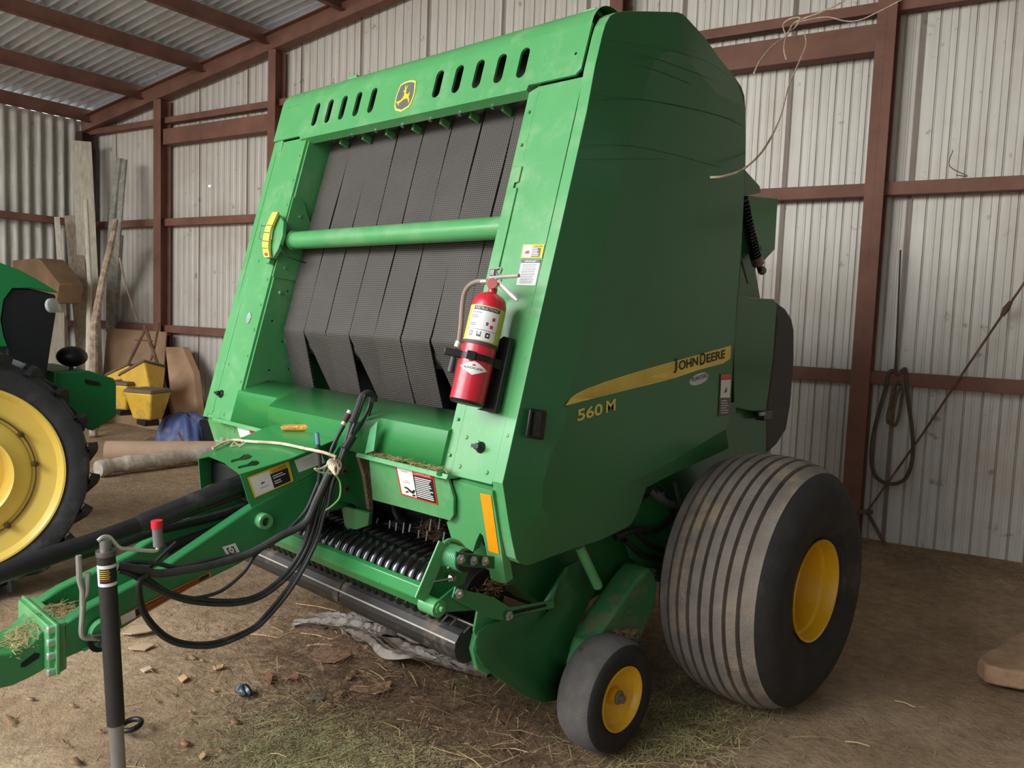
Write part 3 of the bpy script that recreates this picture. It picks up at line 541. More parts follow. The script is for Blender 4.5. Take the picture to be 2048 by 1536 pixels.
# hinge strip with notches
fplate([(.725, .60), (.745, .60), (.745, .615), (.770, .615), (.770, .70), (.752, .70), (.752, .72), (.772, .72), (.772, 1.02), (.752, 1.02), (.752, 1.04), (.772, 1.04), (.772, 1.10), (.725, 1.10)], .006, 'hinge_strip', off=.006)
fplate([(-1.045, -.012), (-.752, -.012), (-.752, 1.405), (-1.045, 1.405)], .05, 'front_column')
fplate([(-1.045, -.012), (-1.003, -.012), (-1.003, 1.60), (-1.045, 1.60)], .003, 'edge_strip', off=.002, bevel=0)
for sg, s0 in ((-1, 0), (1, 0)):
    for i in range(11):
        x = -.772 if sg < 0 else .738; q = F(x, .06 + i * .125, .0015 if sg > 0 else .001); MB().lathe([(0, .004), (.004, .0035), (.0065, 0)], q, NF, 10).build('rivet', GREEN, B)
for x, s in ((-1.0, .25), (-.97, .26), (-.93, .26), (-.98, 1.36), (-.79, 1.44), (-1.0, 1.43), (-.85, .02), (-.96, .03), (.93, 1.45), (.79, 1.45), (.80, .13), (.92, .31), (.86, .12), (.80, .03), (.93, .03), (.985, .42), (.985, .16), (-.90, .78), (-.78, .44)):
    MB().lathe([(0, .004), (.005, .0035), (.008, 0)], F(x, s, .001), NF, 10).build('rivet', GREEN, B)
for px, py in ((443, 788), (962, 895)):
    q = pF(px, py, .0); mb = MB(); mb.lathe([(0, .028), (.011, .026), (.013, .012), (.019, .006), (.02, 0)], q, NF, 14); mb.box(q + NF * .026, (.034, .012, .01), (EX, UF, NF)); mb.build('rubber_latch', BLK, B)
# top cover with slots; nose rolls over the top
def top_cover():
    outl = [(-1.045, 1.411), (-.80, 1.411), (-.79, 1.392), (.712, 1.392), (.718, 1.411), (.935, 1.411), (.955, 1.43), (.958, 1.60), (-1.045, 1.60)]
    slots = []
    for i in range(5): slots.append(rrect(-.702 + i * .1125, 1.508, .042, .118, .02))
    for i in range(5): slots.append(rrect(.189 + i * .118, 1.508, .046, .118, .022))
    slots.append([(.915 + .006 * math.cos(t * math.pi / 4), 1.492 + .006 * math.sin(t * math.pi / 4)) for t in range(8)])
    mb = curve_plate([outl] + slots, .01, F(0, 0, .012), EX, UF)
    pr = []
    for a in range(0, 8): t = math.radians(a * 12); pr.append((1.60 + .105 * math.sin(t), .012 - .105 * (1 - math.cos(t))))
    pr += [(1.712, -.25), (1.725, -.42)]
    def fn(u, v):
        i = min(int(v * (len(pr) - 1)), len(pr) - 2); f = v * (len(pr) - 1) - i; s = pr[i][0] * (1 - f) + pr[i + 1][0] * f; o = pr[i][1] * (1 - f) + pr[i + 1][1] * f
        return F(-1.045 + 2.003 * u, s, o)
    mb.grid(fn, 1, len(pr) - 1)
    mb.add([F(-1.045, s, o) for s, o in pr] + [F(-1.045, 1.60, -.42)], [tuple(range(len(pr) + 1))]); mb.add([F(-1.045, 1.411, .012), F(-1.045, 1.6, .012), F(-1.045, 1.6, -.42), F(-1.045, 1.411, -.06)], [(0, 1, 2, 3)])
    lip = [F(-.79, 1.392, .012), F(.712, 1.392, .012), F(.712, 1.382, -.03), F(-.79, 1.382, -.03)]; mb.add(lip, [(0, 1, 2, 3)])
    return mb.build('top_cover', GREEN, B, angle=32)
top_cover()
for i in range(5): MB().lathe([(0, .003), (.004, .002), (.005, 0)], F(-.985 + i * .028, 1.585 - i * .0, .012), NF, 8).build('rivet', GREEN, B)
# roof of the machine behind the cover
rfm = MB(); q0 = F(0, 1.725, -.42); rfm.prism([Vector((-.96, y, z)) for y, z in ((q0.y, q0.z), (2.75, 2.70), (3.0, 2.62), (3.2, 2.45), (3.2, 2.40), (2.95, 2.56), (2.6, 2.6), (q0.y, q0.z - .05))], (1.93, 0, 0)).build('roof_panel', GREEN, B, bevel=.004)
for px, py, fx in ((690, 170, 1), (1150, 45, 1)):
    q = onP(px, py - 2, F(0, 1.71, -.035), NF); r_ = MB(); r_.box(q + Vector((-.03, 0, -.012)), (.10, .05, .03), (EX, NF, UF)); r_.prism([q + Vector((.01, 0, -.02)), q + Vector((.03, 0, .03)), q + Vector((.09, 0, .032)), q + Vector((.10, 0, .005)), q + Vector((.05, 0, .01)), q + Vector((.03, 0, -.02))], NF * -.05); r_.build('cover_latch', GREEN, B, bevel=.003)
mbk = MB().tube(smooth_path([F(-1.0, 1.66, -.08), F(-.97, 1.70, -.08), F(-.93, 1.705, -.1), F(-.90, 1.68, -.1)], 5), .010, 8); mbk.build('cable_loop', BLK, B)
# leaping deer emblem
em = [(822, 166), (834, 173), (833, 190), (828, 205), (818, 214), (804, 221), (788, 218), (788, 208), (793, 190), (798, 176), (808, 168)]
ec = pF(811, 192, .012); ex0 = EX; 
def emb(sc): return [(-.052 * sc, .058 * sc), (-.03 * sc, .066 * sc), (0, .069 * sc), (.03 * sc, .066 * sc), (.052 * sc, .058 * sc), (.062 * sc, .02 * sc), (.064 * sc, -.01 * sc), (.058 * sc, -.04 * sc), (.045 * sc, -.060 * sc), (0, -.074 * sc), (-.045 * sc, -.060 * sc), (-.058 * sc, -.04 * sc), (-.064 * sc, -.01 * sc), (-.062 * sc, .02 * sc)]
E0 = curve_plate([emb(.98)], .003, ec + NF * .003, EX, UF).build('emblem', YDEC, B); E0['label'] = 'yellow rimmed emblem with a leaping deer'
curve_plate([emb(.86)], .002, ec + NF * .0045, EX, UF).build('emblem_field', mat('emblem_grey', (92, 98, 98), .5, scale=8), E0)
deer = [(-.040, -.022), (-.024, -.020), (-.010, -.010), (-.004, .002), (-.006, .016), (-.014, .018), (-.016, .023), (-.006, .027), (-.012, .040), (-.006, .050), (-.004, .042), (-.001, .030), (.004, .038), (.006, .048), (.010, .040), (.004, .028), (.006, .018), (.010, .006), (.026, .002), (.032, .010), (.038, .010), (.036, .002), (.036, -.012), (.046, -.026), (.050, -.042), (.044, -.040), (.038, -.028), (.026, -.018), (.012, -.018), (-.002, -.020), (-.014, -.028), (-.028, -.032), (-.026, -.044), (-.030, -.044), (-.036, -.032), (-.046, -.030), (-.052, -.022)]
curve_plate([[(a * .9, b * .98) for a, b in deer]], .002, ec + NF * .006, EX, UF).build('deer_figure', mat('emblem_yellow', (240, 200, 40), .4, scale=8), E0)
# cross tube
ta = onP(583, 480, F(0, 0, -.045), NF); tb = onP(1000, 458.5, F(0, 0, -.045), NF); ta = Vector((-.70, (ta.y + tb.y) / 2, (ta.z + tb.z) / 2)); tb = Vector((.752, ta.y, ta.z))
ct = MB().cyl(ta, tb, .0415, 28).build('cross_tube', GREEN, B)
MB().lathe([(.0, -.012), (.040, -.012), (.047, -.006), (.047, .004), (.043, .008)], ta, EX, 24).build('weld_collar', GREEN, B)
gp = MB(); gp.lathe([(.0, 0), (.075, 0), (.078, .008), (.07, .012), (0, .012)], Vector((-.751, ta.y + .04, ta.z - .02)), EX, 28); gp.build('tube_bracket', GREEN, B)
MB().prism([Vector((-.74, *yz(a, -b))) for a, b in ((.70, .0), (.73, .20), (.88, .22), (1.10, .06), (1.10, 0))], (.008, 0, 0)).build('gusset_plate', GREEN, B, bevel=.002)
for s, o in ((.76, .05), (.79, .14), (1.02, .06), (.95, .15), (.64, .06), (.66, .16)): MB().lathe([(0, .012), (.007, .011), (.010, 0)], Vector((-.737, *yz(s, -o))), EX, 10).build('carriage_bolt', GREEN, B)
# bale size indicator: curved yellow scale on an arm
sc = MB(); RC = F(-.62, .93, .02)
def sca(a, r, off): return RC + EX * (-r * math.cos(a)) + UF * (r * math.sin(a)) + NF * off
idx = [pF(*q, .05) for q in ((555, 424), (540, 438), (532, 455), (527, 475), (525, 492), (526, 505), (529, 514))]; idr = [pF(*q, .05) for q in ((546, 424), (535, 440), (529, 455), (525, 475), (524, 492), (526, 505), (528, 514))]
sL = [pF(*q, .05) for q in ((545, 424), (537, 440), (530, 456), (526, 474), (524, 490), (526, 506), (528, 514))]; sR = [pF(*q, .05) for q in ((555.5, 424), (548, 441), (541, 457), (538, 475), (536, 491), (537.5, 506), (539, 514.5))]
for i in range(6): sc.quad(sL[i], sR[i], sR[i + 1], sL[i + 1])
for i in range(6): sc.quad(sR[i], sR[i] - NF * .012, sR[i + 1] - NF * .012, sR[i + 1])
ind = sc.build('bale_size_scale', YDEC, B); ind['label'] = 'curved yellow bale size scale with red end mark'
mks = []
def lerp(a, b, t): return a * (1 - t) + b * t
for i, t in ((1, .6), (2, .45), (3, .45), (4, .35)):
    a = lerp(sL[i], sL[i + 1], t) + NF * .0015; b = lerp(sR[i], sR[i + 1], t) + NF * .0015; dd = (lerp(sL[i], sL[i + 1], t + .07) + NF * .0015); ee = (lerp(sR[i], sR[i + 1], t + .07) + NF * .0015); MB().quad(a, b, ee, dd).build('scale_mark', INK, ind)
rd = MB(); a, b, c_, d_ = [lerp(sL[5], sR[5], .25), lerp(sL[5], sR[5], .8), lerp(lerp(sL[5], sL[6], .7), lerp(sR[5], sR[6], .7), .8), lerp(lerp(sL[5], sL[6], .7), lerp(sR[5], sR[6], .7), .25)]
rd.add([q + NF * .0015 for q in (a, b, c_, d_)], [(0, 1, 2, 3)]); rd.build('red_mark', REDI, ind)
pl = MB().prism([pF(557, 428, .028), pF(567, 444, .028), pF(565, 470, .028), pF(556, 498, .028), pF(546, 516, .028), pF(540, 512, .028), pF(542, 480, .028), pF(548, 450, .028)], NF * -.02).build('indicator_arm', GREEN, B, bevel=.002)
pn = MB(); fr = [(522, 452), (545, 452), (543, 478), (518, 478)]; pn.tube([pF(x, y, .045) for x, y in fr] + [pF(522, 452, .045)], .0022, 6); pn.build('indicator_pointer', ZINC, B)
MB().box(pF(541, 522, .02), (.03, .03, .03), (EX, UF, NF)).build('indicator_foot', GREEN, B, bevel=.003)
# thin wires near indicator
MB().tube(smooth_path([pF(565, 470, .01), pF(562, 495, .02), pF(575, 512, .0), pF(600, 522, -.05), pF(612, 526, -.08)], 5), .0035, 6).build('control_cable', BLK, B)
# oval chrome sticker & scribble
oc = pF(497, 636, .002); sv = [(oc + EX * (.020 * math.cos(t * math.pi / 10)) + UF * (.028 * math.sin(t * math.pi / 10))) for t in range(20)]; o = MB().prism(sv, NF * .001).build('oval_sticker', mat('holo_sticker', (196, 206, 206), .25, .3, col2=(120, 160, 150), scale=40), B); o['label'] = 'small silvery oval sticker'
# ---- the big lower shield
def shield():
    top_ = F(0, .222, -.118); mb = MB()
    xs = [-.75, -.40, -.335, .275, .34, .718]; bul = [.012, .012, .085, .085, .012, .012]; cs = [.140, .140, .096, .096, .138, .138]
    rows = []
    for x, b_, c_ in zip(xs, bul, cs):
        lo = F(x, -.004, max(b_ - .0, .012) if b_ < .05 else .060); rows.append([Vector((x, top_.y, top_.z)), F(x, c_, b_), lo])
    for i in range(len(xs) - 1):
        for j in range(2): mb.quad(rows[i][j], rows[i + 1][j], rows[i + 1][j + 1], rows[i][j + 1])
    for r_ in (rows[0], rows[-1]): mb.add([r_[0], r_[1], r_[2], F(r_[0].x, -.004, -.1)], [(0, 1, 2, 3)])
    return mb.build('lower_shield', GREENC, B, angle=18, solid=.004)
shield()
sticker('reflective_film', B, [onP(742, 858, F(0, .1, .055), NF), onP(757, 842, F(0, .1, .055), NF), onP(749, 902, F(0, .1, .05), NF), onP(731, 908, F(0, .1, .05), NF)], mat('film_strip', (84, 156, 104), .3, scale=20), [], lift=.004)
# ledge with chaff and lower front panels
def ledge(x0, x1, nm='frame_ledge'):
    mb = MB().prism([F(x0, -.004, -.05), F(x0, -.004, .045), F(x0, -.022, .048), G(x0, -.03, -.05)], (x1 - x0, 0, 0)); return mb.build(nm, GREEN, B, bevel=.003)
ledge(.29, .80); ledge(-.86, -.20)
def gplate(pts, th, name, m=GREEN, off=0.0, holes=(), bevel=.002, label=None):
    o = curve_plate([list(pts)] + [list(h) for h in holes], th, G(0, 0, off), EX, UG).build(name, m, B, bevel=bevel)
    if label: o['label'] = label
    return o
def gxy(px, py, off=0.0): p = pG(px, py, off); return (p.x, (p - KN - NG * off).dot(UG))
gplate([gxy(*q, .03) for q in ((737, 912), (893, 950), (907, 996), (907, 1031), (900, 1042), (820, 1020), (745, 1000))], .012, 'front_panel', off=.03)
gplate([gxy(*q, .012) for q in ((905, 960), (984, 983), (995, 1050), (1012, 1167), (1003, 1166), (981, 1158), (971, 1094), (966, 1072), (960, 1066), (952, 1084), (946, 1104), (930, 1098), (906, 1088), (893, 1045), (907, 1031))], .035, 'corner_plate', off=.012)
gplate([gxy(*q, .012) for q in ((415, 839), (468, 852), (486, 915), (470, 930), (436, 905))], .035, 'corner_plate', off=.012)
gplate([gxy(*q, .02) for q in ((468, 848), (600, 876), (620, 930), (560, 950), (486, 925))], .012, 'front_panel', off=.02)
sticker('amber_reflector', B, [pG(960.5, 986, .013), pG(982, 990, .013), pG(998.5, 1108, .013), pG(978, 1102, .013)], AMBER, [], label='long amber reflective strip')
# label stickers on front
sticker('danger_sticker', B, [pG(791, 930, .031), pG(866, 946, .031), pG(876, 1010, .031), pG(803, 989, .031)], REDI,
    [(WHITE, 'rect', (.04, .05, .455, .95)), (REDI, 'rect', (.455, .82, .97, .95)), (WHITE, 'text', (.5, .84, .93, .93, 'DANGER')), (INK, 'rect', (.455, .05, .97, .80))] + lines(WHITE, .49, .95, .10, .77, 11, .5, .2)
    + [(INK, 'poly', [(.16, .34), (.24, .34), (.36, .24), (.42, .32), (.45, .30), (.38, .16), (.30, .20), (.24, .28), (.16, .30)]), (INK, 'poly', [(.34, .12), (.42, .16), (.44, .12), (.37, .08)]), (INK, 'poly', [(.18, .14), (.26, .20), (.25, .23), (.17, .17)]), (GREY, 'rect', (.22, .56, .32, .57)), (GREY, 'rect', (.14, .86, .32, .87)), (GREY, 'rect', (.14, .50, .34, .51))], label='red bordered DANGER sticker')
sticker('danger_sticker', B, [pG(473, 849, .034), pG(530, 862, .034), pG(530, 900, .034), pG(484, 886, .034)], WHITE,
    [(REDI, 'rect', (.46, .70, .96, .95)), (INK, 'rect', (.46, .05, .96, .66))] + lines(WHITE, .5, .95, .1, .62, 4), label='white and red DANGER sticker half hidden by the drawbar cover')
sticker('caution_sticker', B, [pF(1047, 489, .001), pF(1089.5, 489, .001), pF(1084, 516, .001), pF(1042, 516, .001)], YLAB,
    [(WHITE, 'rect', (.05, .06, .48, .93)), (INK, 'text', (.55, .80, .95, .92, 'CAUTION')), (GREY, 'rect', (.48, .08, .88, .74)), (REDI, 'poly', [(.14, .30), (.38, .30), (.36, .54), (.22, .52)])] + lines(WHITE, .5, .84, .12, .72, 5, .5, .5), label='yellow bordered caution sticker')
sticker('important_sticker', B, [pF(1044, 519, .001), pF(1082, 519, .001), pF(1071, 571, .001), pF(1033, 570, .001)], WHITE,
    [(GREY, 'rect', (0, .86, 1, 1)), (WHITE, 'text', (.2, .89, .8, .96, 'IMPORTANT'))] + lines(GREY, .12, .92, .05, .82, 12, .25, .2), label='white notice sticker with grey IMPORTANT heading')
# ---- side decals
def sd(px, py, dx=.0165): return pX(px, py, SX + dx + RAISE - .016)
TOPC = [(1130, 812), (1134, 806), (1141, 797), (1152, 788), (1175, 777), (1210, 764), (1250, 751), (1290, 739), (1330, 727.5), (1380, 714), (1462, 691)]
BOTC = [(1130, 812), (1150, 806.5), (1190, 796), (1230, 786), (1270, 776), (1300, 769), (1346, 757), (1350, 756), (1400, 739), (1446, 727), (1461, 717)]
st = MB(); dk = MB()
for i in range(10):
    a, b, c_, d_ = sd(*TOPC[i]), sd(*TOPC[i + 1]), sd(*BOTC[i + 1]), sd(*BOTC[i]); st.quad(a, b, c_, d_)
    dk.quad(sd(TOPC[i][0], TOPC[i][1] - 3.2, .0158), sd(TOPC[i + 1][0], TOPC[i + 1][1] - 3.2, .0158), sd(BOTC[i + 1][0], BOTC[i + 1][1] + 4, .0158), sd(BOTC[i][0], BOTC[i][1] + 2.5, .0158))
dkg = mat('dark_green_edge', (14, 44, 24), .4, scale=8)
stripe = st.build('stripe_decal', YDEC, B); stripe['label'] = 'long yellow stripe decal with the maker name'
dk.build('stripe_edge', dkg, stripe)
ln = MB()
for j in range(1, 9):
    t = j / 9
    for i in range(2, 9 if j < 5 else 6):
        a = lerp(sd(*TOPC[i], .0172), sd(*BOTC[i], .0172), t); b = lerp(sd(*TOPC[i + 1], .0172), sd(*BOTC[i + 1], .0172), t); h = Vector((0, 0, .0006)); ln.quad(a + h, b + h, b - h, a - h)
ln.build('stripe_line', mat('stripe_tan', (176, 150, 52), .5, scale=8), stripe)
def side_text(txt, p0, p1, h0, m, nm, dx, parent, squeeze=None):
    a = sd(*p0, dx); b = sd(*p1, dx); ex = (b - a).normalized(); L_ = (b - a).length; mb = text_mb(txt, 1.0, (0, 0, 0), (1, 0, 0), (0, 1, 0), depth=0, offset=.022); xs = [v.x for v in mb.v]; ys = [v.y for v in mb.v]
    hh = h0; up = Vector((0, -.06, 1)).normalized(); r = MB(); r.add([a + ex * ((v.x - min(xs)) / (max(xs) - min(xs)) * L_) + up * ((v.y - min(ys)) / (max(ys) - min(ys)) * hh) for v in mb.v], mb.f); return r.build(nm, m, parent)
for t_, p0, p1, h in (('J', (1347, 747), (1354, 745), .056), ('OHN', (1358, 741), (1396, 730.5), .037), ('D', (1400, 731), (1411, 728), .048), ('EERE', (1413, 726), (1450, 716), .036)):
    side_text(t_, p0, p1, h, INK, 'maker_name', .0185, stripe)
for t_, p0, p1, h in (('560', (1155, 843), (1205, 828.5), .041), ('M', (1212, 826), (1231, 820.5), .043)):
    side_text(t_, p0, p1, h, YDEC, 'model_number', .0180, stripe)
oc = sd(1398, 758); ov = [sd(1398 + 19.5 * math.cos(t) * .96 + 3 * math.sin(t), 758 - 12 * math.sin(t) - 4.5 * math.cos(t)) for t in [k * math.pi / 12 for k in range(24)]]
o = MB().add(ov, [tuple(range(24))]).build('oval_dealer_sticker', mat('silver_sticker', (214, 214, 216), .4, scale=10), B); o['label'] = 'silver oval dealer sticker'
side_text('PLANTERS', (1383, 764), (1415, 755), .018, GREY, 'sticker_line', .0175, o)
sticker('warning_sticker', B, [sd(1440, 748, .017), sd(1462, 747, .017), sd(1457, 832, .017), sd(1436, 833, .017)], mat('sticker_rust', (170, 84, 62), .5, scale=9),
    [(mat('sticker_orange', (214, 100, 66), .5, scale=9), 'rect', (.03, .88, .97, .99)), (WHITE, 'rect', (.06, .44, .95, .86)), (GREY, 'rect', (.05, .03, .95, .43)), (GREY, 'poly', [(.35, .55), (.65, .57), (.6, .70), (.5, .66)])] + lines(WHITE, .12, .9, .06, .40, 6, .3, .3), label='tall orange topped warning sticker near the rear edge', lift=.003)
# ---- flush door latch
lc = [sd(1057, 816, .004), sd(1090, 821, .004), sd(1083, 880, .004), sd(1048, 874, .004)]
lt = MB(); lt.prism(lc, (.012, 0, 0)); dl = lt.build('door_latch', BLK, B, bevel=.006)
il = [sd(1067, 823, .017), sd(1084, 825, .017), sd(1078, 873, .017), sd(1062, 870, .017)]; MB().add(il, [(0, 1, 2, 3)]).build('latch_recess', mat('latch_grey', (70, 68, 72), .5, col2=(46, 45, 48), scale=12), dl)
MB().add([sd(1067, 823, .018), sd(1071, 823.5, .018), sd(1065, 871, .018), sd(1061, 870, .018)], [(0, 1, 2, 3)]).build('latch_slot', DARK, dl)
# ---- rear of the machine
XR_ = .80
def rplate(pts, X, th, name, m=GREEND, bevel=.004): return MB().prism([pX(x, y, X) for x, y in pts], (-th, 0, 0)).build(name, m, B, bevel=bevel)
rplate([(1470, 330), (1492, 341), (1520, 372), (1522, 386), (1490, 392), (1470, 392)], XR_, .03, 'gate_hood', GREEND)
rplate([(1486, 391), (1556, 396), (1550, 500), (1525, 507), (1500, 440)], XR_ - .02, 1.4, 'rear_box', GREENC)
rplate([(1470, 392), (1488, 392), (1512, 480), (1512, 600), (1470, 600)], XR_ - .10, .03, 'gate_frame', GREEND)
cp = [pX(x, y, XR_ + .03) for x, y in ((1486, 395), (1494, 440), (1503, 480), (1512, 515), (1521, 540))]
hx = []
path = smooth_path(cp, 14); 
for i, p in enumerate(path): pass
L_ = len(path); cpth = []
for i in range(L_ * 6):
    t = i / 6; j = min(int(t), L_ - 2); f = t - j; c_ = path[j] * (1 - f) + path[j + 1] * f; d = (path[j + 1] - path[j]).normalized(); u = d.orthogonal().normalized(); v = d.cross(u); a = i * 2 * math.pi / 14; 
    cpth.append(c_ + (u * math.cos(a) + v * math.sin(a)) * .024)
MB().tube(cpth[: int(len(cpth) * .78)], .006, 6).build('gate_spring', BLKG, B)
MB().tube([path[0], path[-1]], .016, 10).build('spring_rod', BLKG, B); MB().tube([path[int(L_ * .72)], path[int(L_ * .86)]], .030, 14).build('spring_cap', STEEL, B); MB().ball(pX(1524, 541, XR_ + .03), .022).build('ball_joint', STEEL, B)
rplate([(1508, 500), (1548, 501), (1530, 520), (1518, 520)], XR_, .04, 'hinge_bracket', GREEND)
MB().tube([pX(1481, 515, XR_ + .02), pX(1496, 566, XR_)], .006, 8).build('gas_strut', STEEL, B)
rplate([(1468, 596), (1478, 590), (1510, 596), (1548, 598), (1554, 612), (1546, 720), (1532, 826), (1500, 822), (1468, 815)], XR_ - .02, .10, 'gate_side', GREEND)
rplate([(1460, 815), (1532, 824), (1532, 912), (1500, 930), (1460, 925)], XR_ - .06, .08, 'gate_lower_side', GREEND, bevel=0)
tailgate = MB(); A_ = [(1550, 600), (1572, 616), (1585, 636), (1590, 660), (1590, 720), (1583, 810), (1574, 860), (1555, 890), (1530, 912), (1531, 826), (1545, 720), (1552, 640)]
rplate(A_, XR_ - .06, 1.45, 'net_wrap_cover', mat('grey_cover', (78, 72, 68), .6, col2=(70, 65, 61), scale=4), bevel=.02)
MB().box(pX(1528, 830, XR_ - .02), (.05, .10, .05)).build('tail_lamp', mat('lamp_dark', (40, 52, 46), .3, scale=5, coat=.4), B, bevel=.006)
MB().box(pX(1524, 828, XR_ + .01), (.02, .05, .02)).build('lamp_glass', LENS, B, bevel=.006)
# chamber body behind side panel so nothing is hollow
slab(-.72, .72, [(2.5, 1.0), (2.6, 2.55), (3.2, 2.4), (3.9, 2.0), (4.1, 1.6), (4.05, 1.0), (3.6, .75), (2.9, .72)], GREEND, 'chamber_body')
SCR = mat('scratch_dark', (34, 92, 50), .5, scale=9)
for pts in ([(1216, 80), (1300, 92), (1400, 118), (1455, 150)], [(1212, 105), (1290, 112), (1370, 138), (1440, 165)], [(1190, 205), (1240, 196), (1320, 205), (1400, 222), (1470, 240)], [(1250, 125), (1310, 140), (1380, 168)], [(1175, 290), (1260, 292), (1350, 310), (1440, 335)], [(1180, 190), (1290, 200), (1420, 226), (1484, 250)], [(1160, 320), (1240, 318), (1330, 318)]):
    P_ = smooth_path([pX(x, y, SX + RAISE + .0015) for x, y in pts], 6); mb = MB()
    for i in range(len(P_) - 1): mb.quad(P_[i], P_[i + 1], P_[i + 1] + Vector((0, 0, .0016)), P_[i] + Vector((0, 0, .0016)))
    mb.build('scratch', SCR, B)
# ---- main wheels
def main_wheel(cx, sgn):
    c = Vector((cx, 3.29, .505)); ax = Vector((sgn, 0, 0)); R = .53; wh = .238
    w_ = MB(); ribs = 8; GD = .024; prof = [(.200, wh - .03), (.222, wh - .012), (.262, wh + .004), (.272, wh + .012), (.282, wh + .010), (.33, wh + .018), (.37, wh + .022), (.42, wh + .015), (.462, wh - .010), (.485, wh - .03)]
    tw_ = wh - .032
    for i in range(ribs):
        a = tw_ - i * (2 * tw_ / ribs); b = tw_ - (i + 1) * (2 * tw_ / ribs)
        def rr(h): return R - .018 - .030 * (h / tw_) ** 4 + .018 * (1 - (h / tw_) ** 2)
        prof += [(rr(a - .008), a - .008), (rr(b + .008), b + .008), (rr(b) - GD, b + .005), (rr(b) - GD, b - .005)] if i < ribs - 1 else [(rr(a - .006), a - .006), (rr(b + .006), b + .006)]
    prof += [(.485, -(wh - .03)), (.462, -(wh - .010)), (.42, -(wh + .015)), (.30, -(wh + .012)), (.200, -(wh - .03))]
    wt = MB(); k0 = 6; n0 = len(prof)
    root = MB(); root.m = 0; root.lathe(prof[:10], c, ax, 96); root.m = 1; root.lathe(prof[9:-4], c, ax, 96); root.m = 0; root.lathe(prof[-5:], c, ax, 96)
    t = root.build('main_tyre', [RUB, TREAD], B, angle=25); 
    MB().lathe([(.206, wh - .02), (.214, wh - .006), (.212, wh), (.205, wh - .004), (.199, wh - .03), (.197, wh - .055), (.186, wh - .062), (.182, wh - .075), (.178, wh - .15), (.165, wh - .17), (.05, wh - .20), (.05, wh - .14), (.0, wh - .14)], c, ax, 64).build('main_rim', YEL, B)
    h = MB()
    for k in range(6): a = k * math.pi / 3; h.cyl(c + Vector((sgn * (wh - .19), .10 * math.cos(a), .10 * math.sin(a))), c + Vector((sgn * (wh - .16), .10 * math.cos(a), .10 * math.sin(a))), .012, 6)
    h.build('wheel_nut', STEEL, B)
main_wheel(1.207, 1); main_wheel(-1.207, -1)
MB().box((0, 3.29, .50), (2.0, .13, .13)).build('axle', GREENX, B, bevel=.01)
for sg in (-1, 1): slab(sg * .80, sg * .74, [(3.0, .42), (3.55, .42), (3.75, .9), (3.7, 1.2), (2.9, 1.2), (2.75, .80)], GREEND, 'frame_side')
# ---- gauge wheel
def gauge_wheel(cx, sgn):
    c = Vector((cx, 2.405, .210)); ax = Vector((sgn, 0, 0)); w_ = .078; k = MB()
    k.m = 0; k.lathe([(.112, w_ - .012), (.122, w_ - .002), (.15, w_ + .006), (.182, w_ + .002), (.196, w_ - .008)], c, ax, 72)
    k.m = 1; k.lathe([(.196, w_ - .008), (.207, w_ - .028), (.212, 0), (.207, -w_ + .028), (.196, -w_ + .008)], c, ax, 72); k.m = 0; k.lathe([(.190, -w_ + .008), (.178, -w_ - .002), (.12, -w_)], c, ax, 72)
    k.build('gauge_tyre', [mat('gauge_rubber', (40, 37, 34), .85, col2=(32, 30, 28), scale=20, bump=.3, bscale=200), TREADL], B, angle=30)
    MB().lathe([(.118, w_ - .006), (.121, w_ + .002), (.116, w_ + .003), (.108, w_ - .006), (.102, w_ - .024), (.07, w_ - .034), (.045, w_ - .045), (.032, w_ - .045), (.030, w_ - .02), (.0, w_ - .02)], c, ax, 56).build('gauge_rim', YEL, B)
    MB().lathe([(.026, w_ - .022), (.026, w_ - .014), (.016, w_ - .01), (.015, w_ + .006), (0, w_ + .008)], c, ax, 12).build('hub_nut', STEEL, B)
    MB().cyl(c + ax * -w_ * 1.3, c + ax * (-.20), .02, 12).build('gauge_axle', RUSTP, B)
    # arm up to the pickup side plate
    MB().tube(smooth_path([c - ax * .12, c + Vector((-sgn * .14, .0, .12)), c + Vector((-sgn * .16, .02, .25))], 4), .018, 10).build('gauge_arm', RUSTP, B)
gauge_wheel(1.045, 1)
# ---- pickup
PK = thing; 
XP0, XP1 = -.92, .80
# glossy curved wind guards (stripper bands)
nb = 38
def band_path(k=0):
    pts = [(2.20, .60), (2.06, .70), (1.93, .735), (1.84, .72), (1.795, .675), (1.79, .62), (1.82, .55), (1.90, .47), (2.02, .43)]
    return pts
for i in range(nb):
    x = XP0 + .03 + (XP1 - XP0 - .06) * i / (nb - 1); mb = MB(); P = smooth_path([Vector((x, y, z)) for y, z in band_path()], 5)
    wd = .0165
    V = [p + Vector((s * wd, 0, 0)) for p in P for s in (-1, 1)]; m_ = len(P)
    for j in range(m_): pass
    prof_ = [(-wd, 0), (-wd * .6, .008), (0, .011), (wd * .6, .008), (wd, 0)]; vs2 = []
    for j, p in enumerate(P):
        t = (P[min(j + 1, m_ - 1)] - P[max(j - 1, 0)]).normalized(); nn = t.cross(Vector((1, 0, 0))).normalized()
        if nn.y > 0 and j < m_ * .7 and nn.z < 0: nn = -nn
        cc = Vector((x, 2.0, .6)); nn = nn if nn.dot(p - cc) > 0 else -nn
        vs2 += [p + Vector((a, 0, 0)) + nn * b for a, b in prof_]
    mb.add(vs2, [(j * 5 + q, j * 5 + q + 1, (j + 1) * 5 + q + 1, (j + 1) * 5 + q) for j in range(m_ - 1) for q in range(4)]); mb.build('stripper_band', BLKG, B, angle=60)
MB().cyl((XP0, 2.0, .60), (XP1, 2.0, .60), .10, 20).build('tine_reel', DARK, B)
